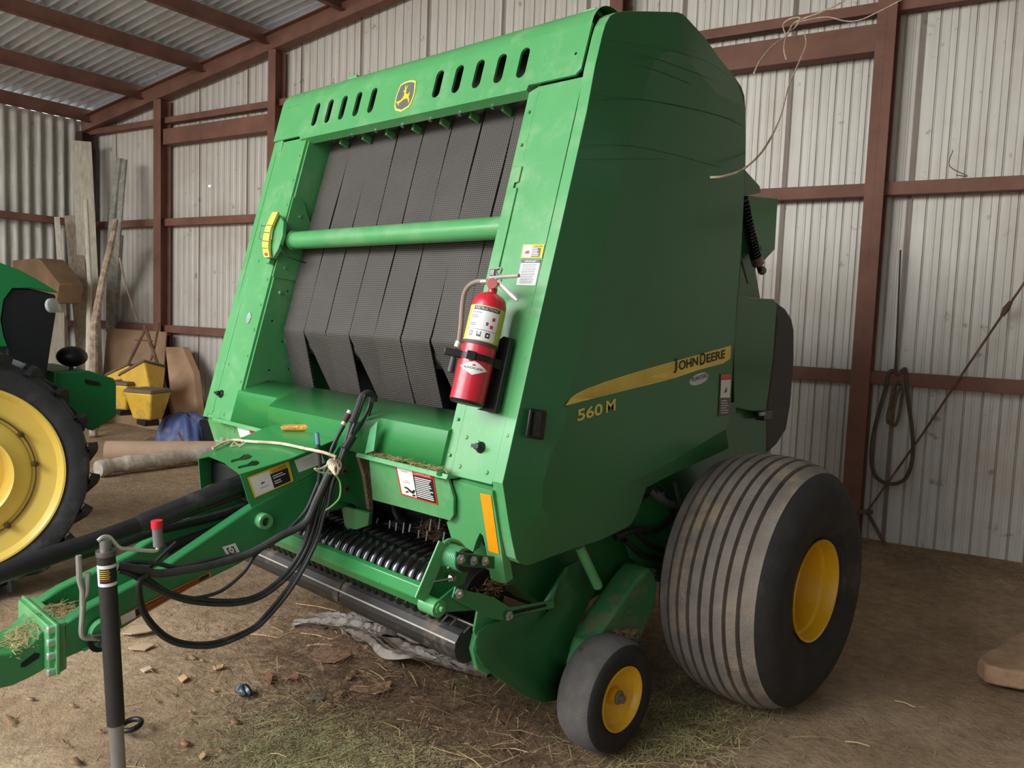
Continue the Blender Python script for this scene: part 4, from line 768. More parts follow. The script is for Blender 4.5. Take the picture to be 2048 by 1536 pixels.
# tine teeth peeking out
tn_ = 0
for px, py, L2 in ((742, 1048, 24), (756, 1042, 10), (757, 1062, 24), (780, 1058, 34), (793, 1062, 34), (808, 1060, 30), (821, 1056, 16), (816, 1080, 18), (838, 1078, 36), (855, 1072, 20), (848, 1098, 16), (862, 1050, 24), (880, 1048, 22), (889, 1074, 20), (728, 1044, 16), (700, 1040, 18)):
    a = pY(px, py - L2 / 2, 1.98); b = pY(px - 3, py + L2 / 2, 1.97); MB().tube([a, b], .0038, 6).build('tine', STEEL, B)
for px, py in ((805, 1190), (822, 1197), (895, 1237), (913, 1243), (940, 1258), (800, 1182), (865, 1225)):
    a = pY(px, py - 6, 1.78); b = pY(px - 12, py + 7, 1.80); MB().tube([a, b], .0035, 6).build('tine', STEEL, B)
# converging auger, black, behind
ag = MB().cyl((-.75, 2.16, .78), (.75, 2.16, .78), .05, 16); ag.build('feed_auger', BLK, B)
fg = MB()
for i in range(70):
    a = i * .5; x = -.72 + i * .0208
    p0 = Vector((x, 2.16 + .05 * math.cos(a), .78 + .05 * math.sin(a))); p1 = Vector((x, 2.16 + .11 * math.cos(a), .78 + .11 * math.sin(a))); a2 = (i + 1) * .5; x2 = x + .0208
    q0 = Vector((x2, 2.16 + .05 * math.cos(a2), .78 + .05 * math.sin(a2))); q1 = Vector((x2, 2.16 + .11 * math.cos(a2), .78 + .11 * math.sin(a2))); fg.quad(p0, p1, q1, q0)
fg.build('auger_flight', BLK, B, solid=.006)
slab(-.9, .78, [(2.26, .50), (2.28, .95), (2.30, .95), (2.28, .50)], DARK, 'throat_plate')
# chaff stuck in the intake
# green bar under the bands
gb = MB().prism([Vector((XP0, y, z)) for y, z in ((1.765, .668), (1.785, .675), (1.80, .60), (1.775, .590), (1.752, .628))], (XP1 - XP0, 0, 0)); gb.build('band_rail', GREENC, B, bevel=.004)
for i in range(9): MB().lathe([(0, .006), (.006, .005), (.007, 0)], Vector((XP0 + .1 + i * .19, 1.757, .63)), Vector((0, -1, .25)), 8).build('rail_bolt', GREENC, B)
# windrow roller
RA = pX(953, 1300, .93); ry_, rz_ = 1.845, .492
ro = MB().cyl((-.96, ry_, rz_), (.885, ry_, rz_), .062, 16); wr_ = ro.build('windrow_roller', mat('roller_black', (44, 42, 42), .5, col2=(32, 31, 31), scale=6, dust=(120, 104, 78), dustw=(.56, .72), dusts=4), B, angle=15)
for a in (.35, 1.95): MB().tube([Vector((-.96, ry_ - .0635 * math.cos(a), rz_ + .0635 * math.sin(a) * 1)), Vector((.885, ry_ - .0635 * math.cos(a), rz_ + .0635 * math.sin(a)))], .0035, 6).build('roller_edge', mat('worn_edge', (190, 182, 170), .5, .3, scale=20), wr_)
MB().tube([Vector((.22, ry_ - .0645 * math.cos(t), rz_ + .0645 * math.sin(t))) for t in (-.3, .2, .7, 1.2, 1.7, 2.2)], .003, 6).build('seam_weld', BLK, wr_)
# left end: bracket, spring, arms (visible end)
def xprism(pts, X, th, name, m=GREEN, bevel=.003, parent=B): return MB().prism([pX(x, y, X) for x, y in pts], (-th, 0, 0)).build(name, m, parent, bevel=bevel)
bk = xprism([(893, 1083), (905, 1083), (925, 1095), (936, 1106), (938, 1140), (930, 1168), (905, 1182), (878, 1210), (858, 1205), (838, 1200), (846, 1180), (872, 1112)], .84, .008, 'roller_bracket', GREENB)
MB().beam(pX(888, 1086, .865), pX(840, 1200, .865), .05, .008, up=(1, 0, 0)).build('bracket_flange', GREEN, B, bevel=.002)
MB().tube(smooth_path([pX(888, 1086, .86), pX(900, 1080, .86), pX(918, 1086, .86), pX(934, 1104, .86)], 4), .007, 8).build('bracket_lip', GREEN, B)
cs_, ce_ = pX(886, 1112, .86), pX(914, 1112, .92); d = (ce_ - cs_).normalized(); 
cs_ = pX(892, 1108, .845); ce_ = cs_ + Vector((.085, 0, 0)); sp_ = []
for i in range(11 * 14): a = i * 2 * math.pi / 14; t = i / (11 * 14); sp_.append(cs_ + Vector((.085 * t, .036 * math.cos(a), .036 * math.sin(a))))
MB().tube(sp_, .0042, 6).build('torsion_spring', mat('spring_green', (84, 160, 106), .4, scale=10), B)
MB().cyl(ce_ + Vector((0, 0, 0)), ce_ + Vector((.014, 0, 0)), .036, 20).build('spring_end', BLK, B)
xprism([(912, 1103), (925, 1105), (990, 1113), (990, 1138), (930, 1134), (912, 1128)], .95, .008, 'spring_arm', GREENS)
for px, py, X in ((920, 1118, .955), (945, 1121, .955), (968, 1122, .955)):
    q = pX(px, py, X); MB().lathe([(0, .018), (.008, .017), (.009, .008), (.016, .006), (.016, 0)], q, EX, 6).build('arm_bolt', ZINC, B)
q = pX(903, 1155, .85); MB().lathe([(0, .016), (.009, .015), (.013, .006), (.017, 0)], q, EX, 8).build('arm_bolt', ZINC, B); MB().tube([q + Vector((.01, 0, 0)), pX(864, 1163, .87)], .0035, 6).build('spring_leg', ZINC, B); MB().tube([pX(896, 1135, .90), q + Vector((.012, 0, 0))], .004, 6).build('spring_leg', STEEL, B)
MB().cyl(pX(848, 1205, .84), pX(848, 1205, .84) + Vector((.075, 0, 0)), .028, 20).build('pivot_tube', GREEN, B)
q = pX(878, 1216, .915); MB().lathe([(0, .022), (.008, .02), (.009, .008), (.018, .006), (.018, 0)], q, EX, 6).build('pivot_bolt', GREEN, B)
xprism([(912, 1172), (870, 1207), (868, 1222), (880, 1226), (948, 1221), (960, 1218), (935, 1195)], .91, .008, 'lift_arm', GREENB)
xprism([(912, 1173), (920, 1178), (990, 1195), (1020, 1215), (1030, 1214), (1108, 1200), (1110, 1217), (1032, 1232), (1012, 1243), (985, 1238), (948, 1220), (905, 1196)], .94, .008, 'slotted_arm', GREENB)
xprism([(1026, 1222), (1092, 1208), (1094, 1213), (1028, 1229)], .942, .003, 'arm_slot', DARK, bevel=0)
for px, py, X in ((916, 1187, .945), (1016, 1231, .945)): q = pX(px, py, X); MB().lathe([(0, .02), (.008, .018), (.009, .008), (.017, .006), (.017, 0)], q, EX, 6).build('arm_bolt', ZINC, B)
xprism([(955, 1223), (948, 1262), (952, 1290), (962, 1285), (1000, 1240), (990, 1238), (970, 1222)], .90, .01, 'roller_hanger')
# end shield: large dished green plate
def dish(px, py):
    return pX(px, py, .93)
SH = [(957, 1264), (975, 1250), (1010, 1240), (1070, 1222), (1105, 1212), (1112, 1180), (1130, 1135), (1155, 1120), (1185, 1135), (1190, 1180), (1160, 1240), (1140, 1290), (1132, 1335), (1128, 1380), (1112, 1400), (1085, 1405), (1050, 1392), (1000, 1358), (968, 1335), (950, 1305), (950, 1280)]
mb = MB(); ctr = dish(1060, 1300) + Vector((-.03, 0, 0)); ring = [dish(*q) for q in SH]; n_ = len(ring); mid = [lerp(p, ctr, .45) + Vector((-.012, 0, 0)) for p in ring]
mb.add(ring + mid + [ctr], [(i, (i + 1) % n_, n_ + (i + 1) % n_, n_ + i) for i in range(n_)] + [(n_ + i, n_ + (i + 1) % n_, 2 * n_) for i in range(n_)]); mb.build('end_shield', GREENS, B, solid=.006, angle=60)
xprism([(952, 1268), (945, 1300), (955, 1340), (975, 1350), (990, 1342), (962, 1310)], .905, .02, 'shield_lip')
# dirty chain cover: box with a rounded top running up to the rear
cf = [(1118, 1262), (1128, 1245), (1142, 1232), (1200, 1172), (1238, 1132), (1262, 1124)]; cb = [(1175, 1298), (1205, 1262), (1240, 1215), (1280, 1160), (1300, 1134)]
cv = [(1180, 1290), (1205, 1258), (1240, 1210), (1270, 1166), (1290, 1142), (1300, 1136), (1311, 1148), (1315, 1172), (1312, 1205), (1296, 1250), (1275, 1292), (1240, 1310), (1200, 1312)]
mb = MB().prism([pX(x, y, 1.00) for x, y in cv], (-.115, 0, 0)); mb.build('chain_cover', GREENX, B, bevel=.012)
cv2 = [(1205, 1258), (1182, 1292), (1165, 1320), (1160, 1345), (1185, 1350), (1215, 1320), (1235, 1300)]
mb = MB().prism([pX(x, y, 1.0) for x, y in cv2], (-.10, 0, 0)); mb.build('chain_cover_nose', GREEN, B, bevel=.012)
# chaff crusted on the cover's top edge
MB().prism([pX(1245, 1202, .985), pX(1272, 1163, .985), pX(1292, 1140, .985), pX(1296, 1138, .985), pX(1282, 1160, .985), pX(1258, 1200, .985)], (-.085, 0, 0)).build('chaff_crust', DUSTM, B)
xprism([(1160, 1300), (1210, 1276), (1215, 1284), (1172, 1312)], 1.01, .015, 'wheel_mount', RUSTP)
MB().tube([pX(1158, 1092, .975), pX(1196, 1172, .975)], .019, 14).build('lift_strut', GREEN, B); MB().ball(pX(1198, 1174, .975), .012).build('strut_end', STEEL, B)
# underside clutter between pickup and wheel
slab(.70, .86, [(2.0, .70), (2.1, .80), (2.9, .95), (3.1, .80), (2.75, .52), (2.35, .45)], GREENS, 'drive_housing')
xprism([(1250, 1065), (1290, 1000), (1330, 985), (1345, 1040), (1340, 1110), (1310, 1135), (1270, 1120)], .90, .03, 'hydraulic_bracket', GREEND)
for pts, r, m in (([(1300, 980), (1320, 1000), (1350, 1010), (1375, 1030)], .012, STEEL), ([(1348, 965), (1355, 990), (1360, 1015)], .010, STEEL), ([(1310, 985), (1330, 1003), (1345, 1010)], .016, mat('fitting', (150, 150, 160), .35, .8, scale=8)), ([(1230, 1075), (1270, 1060), (1310, 1060), (1350, 1030), (1380, 1000)], .014, BLK), ([(1270, 1060), (1300, 1090), (1340, 1100), (1370, 1070)], .011, BLK), ([(1250, 1080), (1285, 1110), (1330, 1120)], .012, BLK)):
    MB().tube(smooth_path([pX(x, y, .93) for x, y in pts], 5), r, 8).build('hydraulic_hose' if m is BLK else 'hose_fitting', m, B)
xprism([(1240, 1075), (1258, 1070), (1350, 1150), (1345, 1170), (1320, 1165)], .86, .04, 'frame_brace', GREENX)
# ---- drawbar
BT = onP(480, 948, Vector((0.14, 1.43, .98)), Vector((1, 0, 0)))
XT = .14
def side(px, py, X=XT): return pX(px, py, X)
beam_px = [(503, 1015), (627, 946), (700, 900), (740, 905), (745, 1000), (700, 1012), (650, 1030), (600, 1052), (545, 1086), (480, 1128), (382, 1177), (272, 1241), (195, 1290), (140, 1314), (126, 1320), (124, 1250), (174, 1216), (324, 1140), (350, 1119)]
dr = MB().prism([side(*q) for q in beam_px], (-.05, 0, 0)).build('drawbar_beam', GREENB, B, bevel=.008)
dr2 = MB().prism([side(*q) - Vector((.24, 0, 0)) for q in beam_px], (-.05, 0, 0)).build('drawbar_beam', GREENB, B, bevel=.008)
hc = pX(523, 1040, XT); MB().lathe([(.0, .004), (.016, .004), (.016, .034), (.027, .034), (.029, .028), (.029, 0)], hc, EX, 24).build('pivot_boss', GREEN, B); MB().lathe([(0, .012), (.0155, .012)], hc, EX, 16).build('boss_dirt', DUSTM, B)
MB().beam(pX(140, 1278, .02), pX(330, 1160, .02), .24, .012, up=(0, 0, 1)).build('drawbar_floor', GREEN, B)
# hitch clevis
MB().prism([side(x, y) for x, y in ((96, 1253), (134, 1244), (134, 1338), (122, 1345), (97, 1345))], (-.30, 0, 0)).build('hitch_plate', GREEN, B, bevel=.004)
MB().prism([side(x, y, .16) for x, y in ((112, 1250), (120, 1249), (121, 1350), (113, 1350))], (-.34, 0, 0)).build('hitch_flange', GREEN, B, bevel=.003)
for py in (1259, 1285, 1312, 1344): q = side(102, py, .142); MB().box(q, (.02, .024, .022)).build('hitch_bolt', mat('pale_bolt', (170, 196, 176), .4, .4, scale=9), B, bevel=.004)
q = side(71, 1231, -.12); MB().box(q, (.02, .024, .022)).build('hitch_bolt', ZINC, B, bevel=.004)
tg = [(92, 1256), (60, 1290), (28, 1306), (-30, 1312), (-30, 1385), (25, 1372), (60, 1356), (92, 1338)]
MB().prism([pX(x, y, .10) for x, y in tg], (-.20, 0, 0)).build('hitch_tongue', GREENB, B, bevel=.006)
MB().prism([pX(x, y, .103) for x, y in ((42, 1328), (70, 1306), (80, 1308), (78, 1316), (50, 1334), (42, 1335))], (-.003, 0, 0)).build('hitch_slot', DARK, B)
MB().box(pX(4, 1300, .0), (.12, .14, .02)).build('clevis_wear_plate', STEEL, B, bevel=.004)
# straw on hitch
# drawbar cover (folded sheet)
PB = pX(480, 948, XT); PB2 = pX(700, 860, XT); nB = EX.cross(PB2 - PB).normalized()
def top(px, py): return onP(px, py, PB, nB)
tpx = [(480, 948), (395, 917), (418, 911), (448, 888), (560, 850), (640, 842), (700, 860), (580, 917)]
t_out = [(480, 948), (448, 924), (418, 912), (397, 917), (440, 893), (500, 868), (545, 850), (640, 850), (712, 862), (580, 917)]
def to2(p): d = p - PB; return (d.x, d.dot((PB2 - PB).normalized()))
ey_ = (PB2 - PB).normalized()
def keyhole_px(pts): return [to2(top(x, y)) for x, y in pts]
def keyhole(ax, ay, bx, by):
    a = Vector(to2(top(ax, ay))); b = Vector(to2(top(bx, by))); d = (b - a).normalized(); nn = Vector((-d.y, d.x)); r1, r2 = .009, .0175; out = []
    for k in range(7): t = math.pi / 2 + math.pi * k / 6; out.append(a + d * (r1 * math.cos(t)) + nn * (r1 * math.sin(t)))
    for k in range(11): t = -math.pi * .72 + math.pi * 1.44 * k / 10; out.append(b + d * (r2 * math.cos(t)) + nn * (r2 * math.sin(t)))
    return [(p.x, p.y) for p in out]
cov = curve_plate([[to2(top(*q)) for q in t_out], keyhole_px([(461, 924), (463, 920), (480, 915), (488, 909), (497, 907), (503, 910), (504, 914), (499, 918), (490, 920), (478, 921), (464, 925)]), keyhole_px([(475, 936), (478, 932), (497, 927), (505, 921), (513, 919.5), (519, 923), (519, 927), (513, 931), (503, 932), (491, 934), (478, 937)])], .004, PB, EX, ey_)
sidep = [(480, 948), (580, 917), (700, 862), (700, 900), (627, 946), (503, 1015), (497, 1003)]
k0 = len(cov.v); cov.prism([side(*q, XT + .002) for q in sidep], (-.004, 0, 0))
lf = [top(397, 917), top(440, 893), top(440, 893) + Vector((-.02, .05, -.12)), top(397, 917) + Vector((0, .01, -.12)), top(397, 917) + Vector((.015, -.01, -.09))]
cov.prism([lf[0], lf[1], lf[2], lf[3]], (-.004, 0, 0))
cv_o = cov.build('drawbar_cover', GREENC, B, angle=30); 
sticker('caution_label', B, [side(494, 955, XT + .004), side(577, 922, XT + .004), side(587, 962, XT + .004), side(509, 996, XT + .004)], YLAB,
    [(WHITE, 'rect', (.04, .05, .5, .93)), (INK, 'text', (.56, .79, .90, .91, 'CAUTION')), (INK, 'rect', (.5, .07, .93, .74))] + lines(WHITE, .54, .86, .46, .66, 2, .4, .3) + lines(WHITE, .54, .72, .2, .4, 2, .4, .2) + [(GREY, 'poly', [(.24, .45), (.34, .50), (.33, .54), (.25, .56)]), (GREY, 'rect', (.2, .3, .4, .32))], label='yellow CAUTION label on the drawbar cover')
sticker('white_label', B, [side(588, 921, XT + .004), side(640, 899, XT + .004), side(650, 925, XT + .004), side(597, 945, XT + .004)], WHITE, lines(GREY, .25, .8, .2, .8, 4, .12, .3))
sticker('stencil_label', B, [side(444, 1094, XT + .002), side(470, 1086, XT + .002), side(480, 1105, XT + .002), side(456, 1115, XT + .002)], WHITE, [(INK, 'poly', [(.22, .2), (.42, .2), (.42, .3), (.3, .3), (.3, .7), (.42, .7), (.42, .8), (.22, .8)]), (INK, 'poly', [(.75, .2), (.55, .2), (.55, .3), (.67, .3), (.67, .7), (.55, .7), (.55, .8), (.75, .8)]), (INK, 'rect', (.42, .45, .56, .55))], label='small white label with a black clamp symbol')
sticker('warning_strip', B, [side(240, 1231, XT + .002), side(420, 1143, XT + .002), side(422, 1152, XT + .002), side(243, 1252, XT + .002)], ORG, [(INK, 'rect', (.02, .14, .98, .86)), (WHITE, 'rect', (0.0, .1, .15, .9))] + lines(ORG, .2, .9, .25, .75, 4, .35, .1), label='long orange edged warning strip on the drawbar')
MB().box((-.09, 1.68, .925), (.34, .38, .12)).build('gearbox', BLK, B, bevel=.01)  # unseen black block, added and sized so the keyholes above look dark
# front mounting plates where the drawbar meets the frame
MB().prism([pX(x, y, .20) for x, y in ((690, 872), (737, 900), (748, 1020), (735, 1027), (722, 1020), (705, 1006), (680, 1002), (650, 1020), (648, 940))], (-.012, 0, 0)).build('mounting_plate', GREENB, B, bevel=.003)
MB().prism([pX(x, y, .215) for x, y in ((706, 880), (720, 872), (738, 905), (746, 985), (748, 1026), (738, 1020), (728, 950))], (-.03, 0, 0)).build('plate_edge_dirt', DUSTM, B, bevel=.004)
for px, py in ((689, 942), (693, 978)): q = pX(px, py, .202); MB().lathe([(.006, .002), (.014, .001), (.014, 0)], q, EX, 16).build('rusty_ring', RUSTP, B); MB().lathe([(0, .0025), (.006, .0025)], q, EX, 12).build('bolt_hole', DARK, B)
MB().prism([pY(x, y, 1.86) for x, y in ((681, 1010), (738, 1026), (735, 1052), (712, 1060), (690, 1058))], (0, .02, 0)).build('driveline_guard', GREEND, B, bevel=.003)
q = pG(886, 948, .03); MB().lathe([(0, .02), (.014, .018), (.016, 0)], q, NG, 12).build('rubber_stop', GREEND, B)
# PTO shaft
pt = [pX(x, y, .0) for x, y in ((-60, 1170), (0, 1148), (100, 1112), (195, 1080), (280, 1049))]
MB().tube(pt, .030, 20).build('pto_shaft', BLK, B)
MB().tube([pX(x, y, .0) for x, y in ((275, 1051), (290, 1045), (380, 1010), (475, 974), (520, 956))], [.031, .036, .039, .042, .043], 22).build('pto_shield', mat('pto_shield_black', (38, 38, 40), .35, col2=(26, 26, 28), scale=5, coat=.3, dust=(96, 88, 78), dustw=(.55, .85), dusts=6), B)
MB().tube(smooth_path([pX(x, y, -.06) for x, y in ((160, 1110), (244, 1086), (314, 1061), (419, 1036), (500, 1010), (560, 985))], 5), .017, 10).build('lower_hose', HOSE, B)
MB().tube([pX(x, y, -.04) for x, y in ((330, 1100), (420, 1070), (520, 1030))], .028, 12).build('lower_shaft', BLK, B)
# jack stand
JX = .25
jt = pX(212, 1108, JX); jb = pX(232, 1447, JX); jd = (jb - jt).normalized()
J = MB().cyl(jt, jb, .0262, 28).build('jack_tube', mat('jack_black', (44, 42, 42), .55, col2=(36, 35, 35), scale=10), B)
gnd = jt + jd * ((-jt.z + 0.012) / jd.z); MB().cyl(jb, gnd, .0215, 24).build('jack_leg', mat('jack_zinc', (176, 176, 176), .38, .7, col2=(140, 140, 140), scale=10, stretch=(1, 1, .2)), B)
MB().cyl(gnd - Vector((0, 0, .012)), gnd + Vector((0, 0, .004)), .075, 24).build('jack_foot', STEEL, B)
MB().cyl(jt - jd * .012, jt + jd * .004, .029, 24).build('jack_collar', STEEL, B)
MB().cyl(jt - jd * .045, jt - jd * .01, .0165, 16).build('jack_head', mat('zinc_dull', (150, 152, 148), .4, .7, scale=10), B)
hp_ = [pX(x, y, JX) for x, y in ((196, 1082), (206, 1074), (218, 1074), (228, 1084), (240, 1096), (256, 1098), (306, 1102), (316, 1096), (317, 1086))]
MB().tube(smooth_path(hp_, 4), .0062, 10).build('jack_crank', mat('zinc_bright', (216, 212, 200), .35, .6, scale=10), B)
MB().cyl(pX(317, 1092, JX), pX(314, 1052, JX), .0155, 18).build('crank_grip', mat('grip_grey', (120, 120, 122), .5, scale=10), B); o = MB().cyl(pX(314, 1056, JX), pX(313.5, 1041, JX), .0175, 18).build('grip_cap', mat('cap_red', (232, 40, 56), .35, scale=10), B)
def band(c, r, t0, t1, axd, h, name, m, parent=B, n=14):
    axd = axd.normalized(); u = (CAM - c); u = (u - axd * u.dot(axd)).normalized(); v = axd.cross(u); mb = MB()
    mb.grid(lambda a, b: c + (u * math.cos(t0 + (t1 - t0) * a) + v * math.sin(t0 + (t1 - t0) * a)) * r + axd * (h * (b - .5)), n, 1); return mb.build(name, m, parent)
c_ = jt + jd * .062; band(c_, .0268, -1.9, 1.3, -jd, .066, 'jack_label', WHITE); band(c_, .0272, -.9, 1.3, -jd, .045, 'jack_label_panel', INK)
for k in range(6): band(c_ + jd * (-.017 + k * .0062), .0275, -.85, .2 + .1 * (k % 2), -jd, .0022, 'jack_label_line', YLAB if k < 5 else REDI)
MB().lathe([(0, .0), (.036, 0), (.036, .02), (0, .02)], pX(196, 1278, .16), EX, 24).build('jack_mount_ring', BLK, B); MB().tube([pX(183, 1275, .2), pX(200, 1275, .2)], .010, 10).build('jack_pin', ZINC, B)
MB().lathe([(.0, 0), (.044, 0), (.044, .03), (0, .03)], pX(205, 1262, .15), EX, 24).build('jack_mount_tube', GREEN, B)
# hose rods
MB().tube([pX(x, y, .20) for x, y in ((157, 1111), (159, 1160), (165, 1180), (165, 1210))], .0085, 10).build('hose_hook', mat('hook_zinc', (178, 178, 172), .4, .6, scale=9), B)
MB().tube(smooth_path([pX(x, y, .20) for x, y in ((176, 1145), (174, 1185), (167, 1200), (165, 1230), (163, 1262), (167, 1274), (180, 1276), (192, 1274))], 4), .0085, 10).build('hose_hook', MATS['hook_zinc'], B)
# ---- hydraulic hoses
def hose(pts, X, r, m=HOSE, name='hydraulic_hose', k=6, dx=None):
    n_ = len(pts); xs = X if isinstance(X, (list, tuple)) else [X] * n_
    if len(xs) == 2: xs = [xs[0] + (xs[1] - xs[0]) * i / (n_ - 1) for i in range(n_)]
    return MB().tube(smooth_path([pX(x, y, xx) for (x, y), xx in zip(pts, xs)], k), r, 10).build(name, m, B)
hose([(722, 795), (706, 838), (692, 880), (676, 925), (658, 968), (650, 1010), (642, 1030), (630, 1075), (615, 1109), (596, 1146), (565, 1190), (529, 1232), (500, 1258), (436, 1283), (377, 1286), (331, 1270), (292, 1227), (280, 1180), (284, 1158), (300, 1148)], [.30, .24], .0068)
hose([(730, 790), (712, 840), (696, 882), (680, 925), (664, 968), (656, 1010), (648, 1030), (636, 1076), (620, 1112), (600, 1150), (570, 1195), (533, 1238), (502, 1263), (436, 1291), (372, 1292), (325, 1274), (287, 1230), (276, 1185), (280, 1160), (296, 1150)], [.32, .25], .0068)
hose([(668, 930), (653, 957), (633, 1000), (610, 1046), (562, 1072), (513, 1100), (480, 1114), (415, 1132), (366, 1141), (314, 1147), (270, 1137), (235, 1133)], [.30, .22], .0135, mat('sleeve_black', (60, 58, 58), .6, col2=(44, 43, 43), scale=30), 'hose_sleeve')
hose([(672, 925), (648, 975), (633, 1011), (620, 1051), (607, 1093), (584, 1132), (552, 1166), (513, 1192), (464, 1202), (399, 1199), (349, 1190), (314, 1172), (279, 1152), (240, 1138)], [.28, .22], .0085)
hose([(674, 925), (646, 990), (636, 1020), (626, 1060), (612, 1100), (588, 1140), (556, 1172), (515, 1198), (464, 1209), (392, 1206), (340, 1192), (300, 1172), (262, 1150), (238, 1142)], [.29, .23], .0070)
hose([(640, 955), (628, 985), (612, 1020), (586, 1050), (555, 1078), (514, 1107), (487, 1145), (447, 1179), (408, 1193), (369, 1196), (330, 1180), (290, 1152), (262, 1134), (240, 1130)], [.26, .22], .0062)
hose([(500, 1105), (420, 1120), (360, 1135), (320, 1128), (290, 1124), (262, 1124), (238, 1130)], [.24, .2], .008)
hose([(352, 1085), (330, 1105), (310, 1125), (290, 1140), (260, 1136)], [.18, .22], .006)
hose([(688, 850), (672, 880), (662, 905), (660, 940), (654, 975)], .26, .0075)
hose([(742, 790), (738, 815), (724, 845), (706, 872), (690, 900), (682, 930), (668, 980), (655, 1030)], .30, .0062)
hose([(746, 800), (735, 835), (712, 868), (694, 893), (680, 925)], .27, .0058)
# bundle loop at the top
hose([(704, 845), (716, 815), (724, 793), (736, 786), (746, 791), (748, 803)], .31, .0125, mat('sleeve_dark', (52, 50, 50), .7, scale=30), 'hose_loop')
MB().tube([pX(x, y, .315) for x, y in ((706, 872), (690, 898))], .016, 10).build('hose_clamp', BLK, B)
MB().tube([pX(x, y, .28) for x, y in ((700, 822), (694, 835))], .0105, 12).build('hose_coupler', mat('coupler_white', (222, 216, 206), .4, .3, scale=9), B); MB().tube([pX(x, y, .28) for x, y in ((692, 838), (686, 850))], .0095, 12).build('hose_coupler', MATS['coupler_white'], B); MB().tube([pX(x, y, .279) for x, y in ((697, 828), (688, 844))], .012, 12).build('coupler_ring', RUSTP, B)
hose([(634, 866), (637, 890), (640, 930), (636, 975), (634, 1010), (626, 1040)], .26, .0068)
MB().tube([pX(634, 866, .26), pX(636, 888, .26)], .008, 10).build('blue_tip', mat('tip_blue', (120, 160, 190), .4, scale=10), B)
# ================================================================ TWINE ON THE HOSES, TOOL, EXTINGUISHER
tz = MB(); tp_ = [top(425, 903) + UZ * .012, top(448, 893) + UZ * .016, top(470, 887) + UZ * .014, top(500, 889) + UZ * .012, top(560, 893) + UZ * .012, pX(610, 897, XT + .06), pX(648, 905, .30), pX(672, 914, .34)]
tz.tube(smooth_path(tp_, 8), .0058, 8); sz = thing('baling_twine', 'pale baling twine stretched across the drawbar cover to a knot on the hoses', 'twine', tuple(top(470, 888)))
tz.build('strand', TWINE, sz)
kn = MB()
for i in range(5):
    kn.tube(smooth_path([pX(668 + 8 * math.cos(a) * (1 - .12 * i) + 2 * i - 4, 934 + 9 * math.sin(a) + 3 * i - 6, .345 + .01 * i + .012 * math.sin(a)) for a in [k * math.pi / 4 for k in range(9)]], 3), .0052, 6)
kn.tube(smooth_path([pX(x, y, .35) for x, y in ((655, 930), (640, 938), (629, 937), (640, 944), (655, 946), (672, 946), (681, 936), (680, 924), (668, 918))], 4), .0036, 6)
kn.build('knot', TWINE, sz)
fz = MB()
for i in range(26):
    a = top(455 + rnd(-14, 30), 888 + rnd(-5, 8)); b = a + Vector((rnd(-.03, .03), rnd(-.03, .03), rnd(.0, .02))); fz.tube([a + UZ * .004, b + UZ * .006], .0022, 4)
fz.build('frayed_end', mat('frayed_fibre', (190, 176, 146), .9, scale=20), sz)
gt = MB().tube(smooth_path([pX(x, y, .33) for x, y in ((672, 950), (680, 965), (681, 985), (676, 1000), (660, 1015), (652, 1020))], 5), .0032, 6); o = gt.build('green_twine', mat('green_twine', (130, 190, 110), .7, scale=10)); tag(o, 'thin green cord hanging in a curve behind the hose bundle', 'cord')
# worn yellow wooden handle lying on the cover
a = top(564, 862) + UZ * .014; b = top(640, 862) + UZ * .014
hd = MB().tube([a, lerp(a, b, .06), lerp(a, b, .5), lerp(a, b, .8), lerp(a, b, .86), lerp(a, b, .92), b], [.008, .0135, .0145, .012, .010, .016, .012], 12); th = thing('hand_tool', 'worn yellow wooden tool handle lying on top of the drawbar cover', 'tool', tuple(lerp(a, b, .5)))
hd.build('handle', mat('worn_yellow', (218, 164, 40), .6, col2=(150, 104, 40), scale=9, stretch=(1, 6, 6), dust=(96, 70, 44), dustw=(.55, .62), dusts=30), th); MB().ball(b + Vector((0, 0, .008)), .013).build('ferrule', RUSTP, th)
# chaff heaps on the ledges and in the machine
def strands(name, pts, n_, L0, L1, r, m, label, cat='hay', jit=(.03, .03, .01), up=.3, seed=1):
    rs = random.Random(seed); mb = MB()
    for i in range(n_):
        c_ = rs.choice(pts) if not callable(pts) else pts(rs); c_ = Vector(c_) + Vector((rs.uniform(-jit[0], jit[0]), rs.uniform(-jit[1], jit[1]), rs.uniform(0, jit[2])))
        a = rs.uniform(0, 6.28); L_ = rs.uniform(L0, L1); d = Vector((math.cos(a), math.sin(a), rs.uniform(-up * .3, up))).normalized(); s = d.cross(Vector((rs.uniform(-.3, .3), rs.uniform(-.3, .3), 1))).normalized() * r; k = Vector((0, 0, rs.uniform(-.3, .3) * L_ * .3))
        mb.add([c_ - d * L_ / 2 - s, c_ - d * L_ / 2 + s, c_ + k + s * 1.2, c_ + k - s * 1.2, c_ + d * L_ / 2 + s * .5, c_ + d * L_ / 2 - s * .5], [(0, 1, 2, 3), (3, 2, 4, 5)])
    o = mb.build(name, m, angle=180)
    return tag(o, label, cat, kind='stuff')
strands('loose_chaff', [F(x * .01, 0, .035) for x in range(34, 78, 2)] + [pX(706, 880, .2), pX(712, 900, .2), pX(722, 890, .22)], 420, .012, .045, .0011, STRAW, 'straw chaff caught along the ledge below the lower shield', jit=(.02, .015, .012))
strands('hitch_chaff', [lerp(pX(20, 1300, .03), pX(96, 1250, .03), t / 10) for t in range(11)] + [lerp(pX(96, 1240, .03), pX(140, 1228, .03), t / 5) for t in range(6)], 900, .02, .06, .0013, mat('hay_tan', (186, 160, 112), .9, col2=(146, 122, 80), scale=4), 'dry straw piled on the hitch end of the drawbar', jit=(.07, .03, .025))
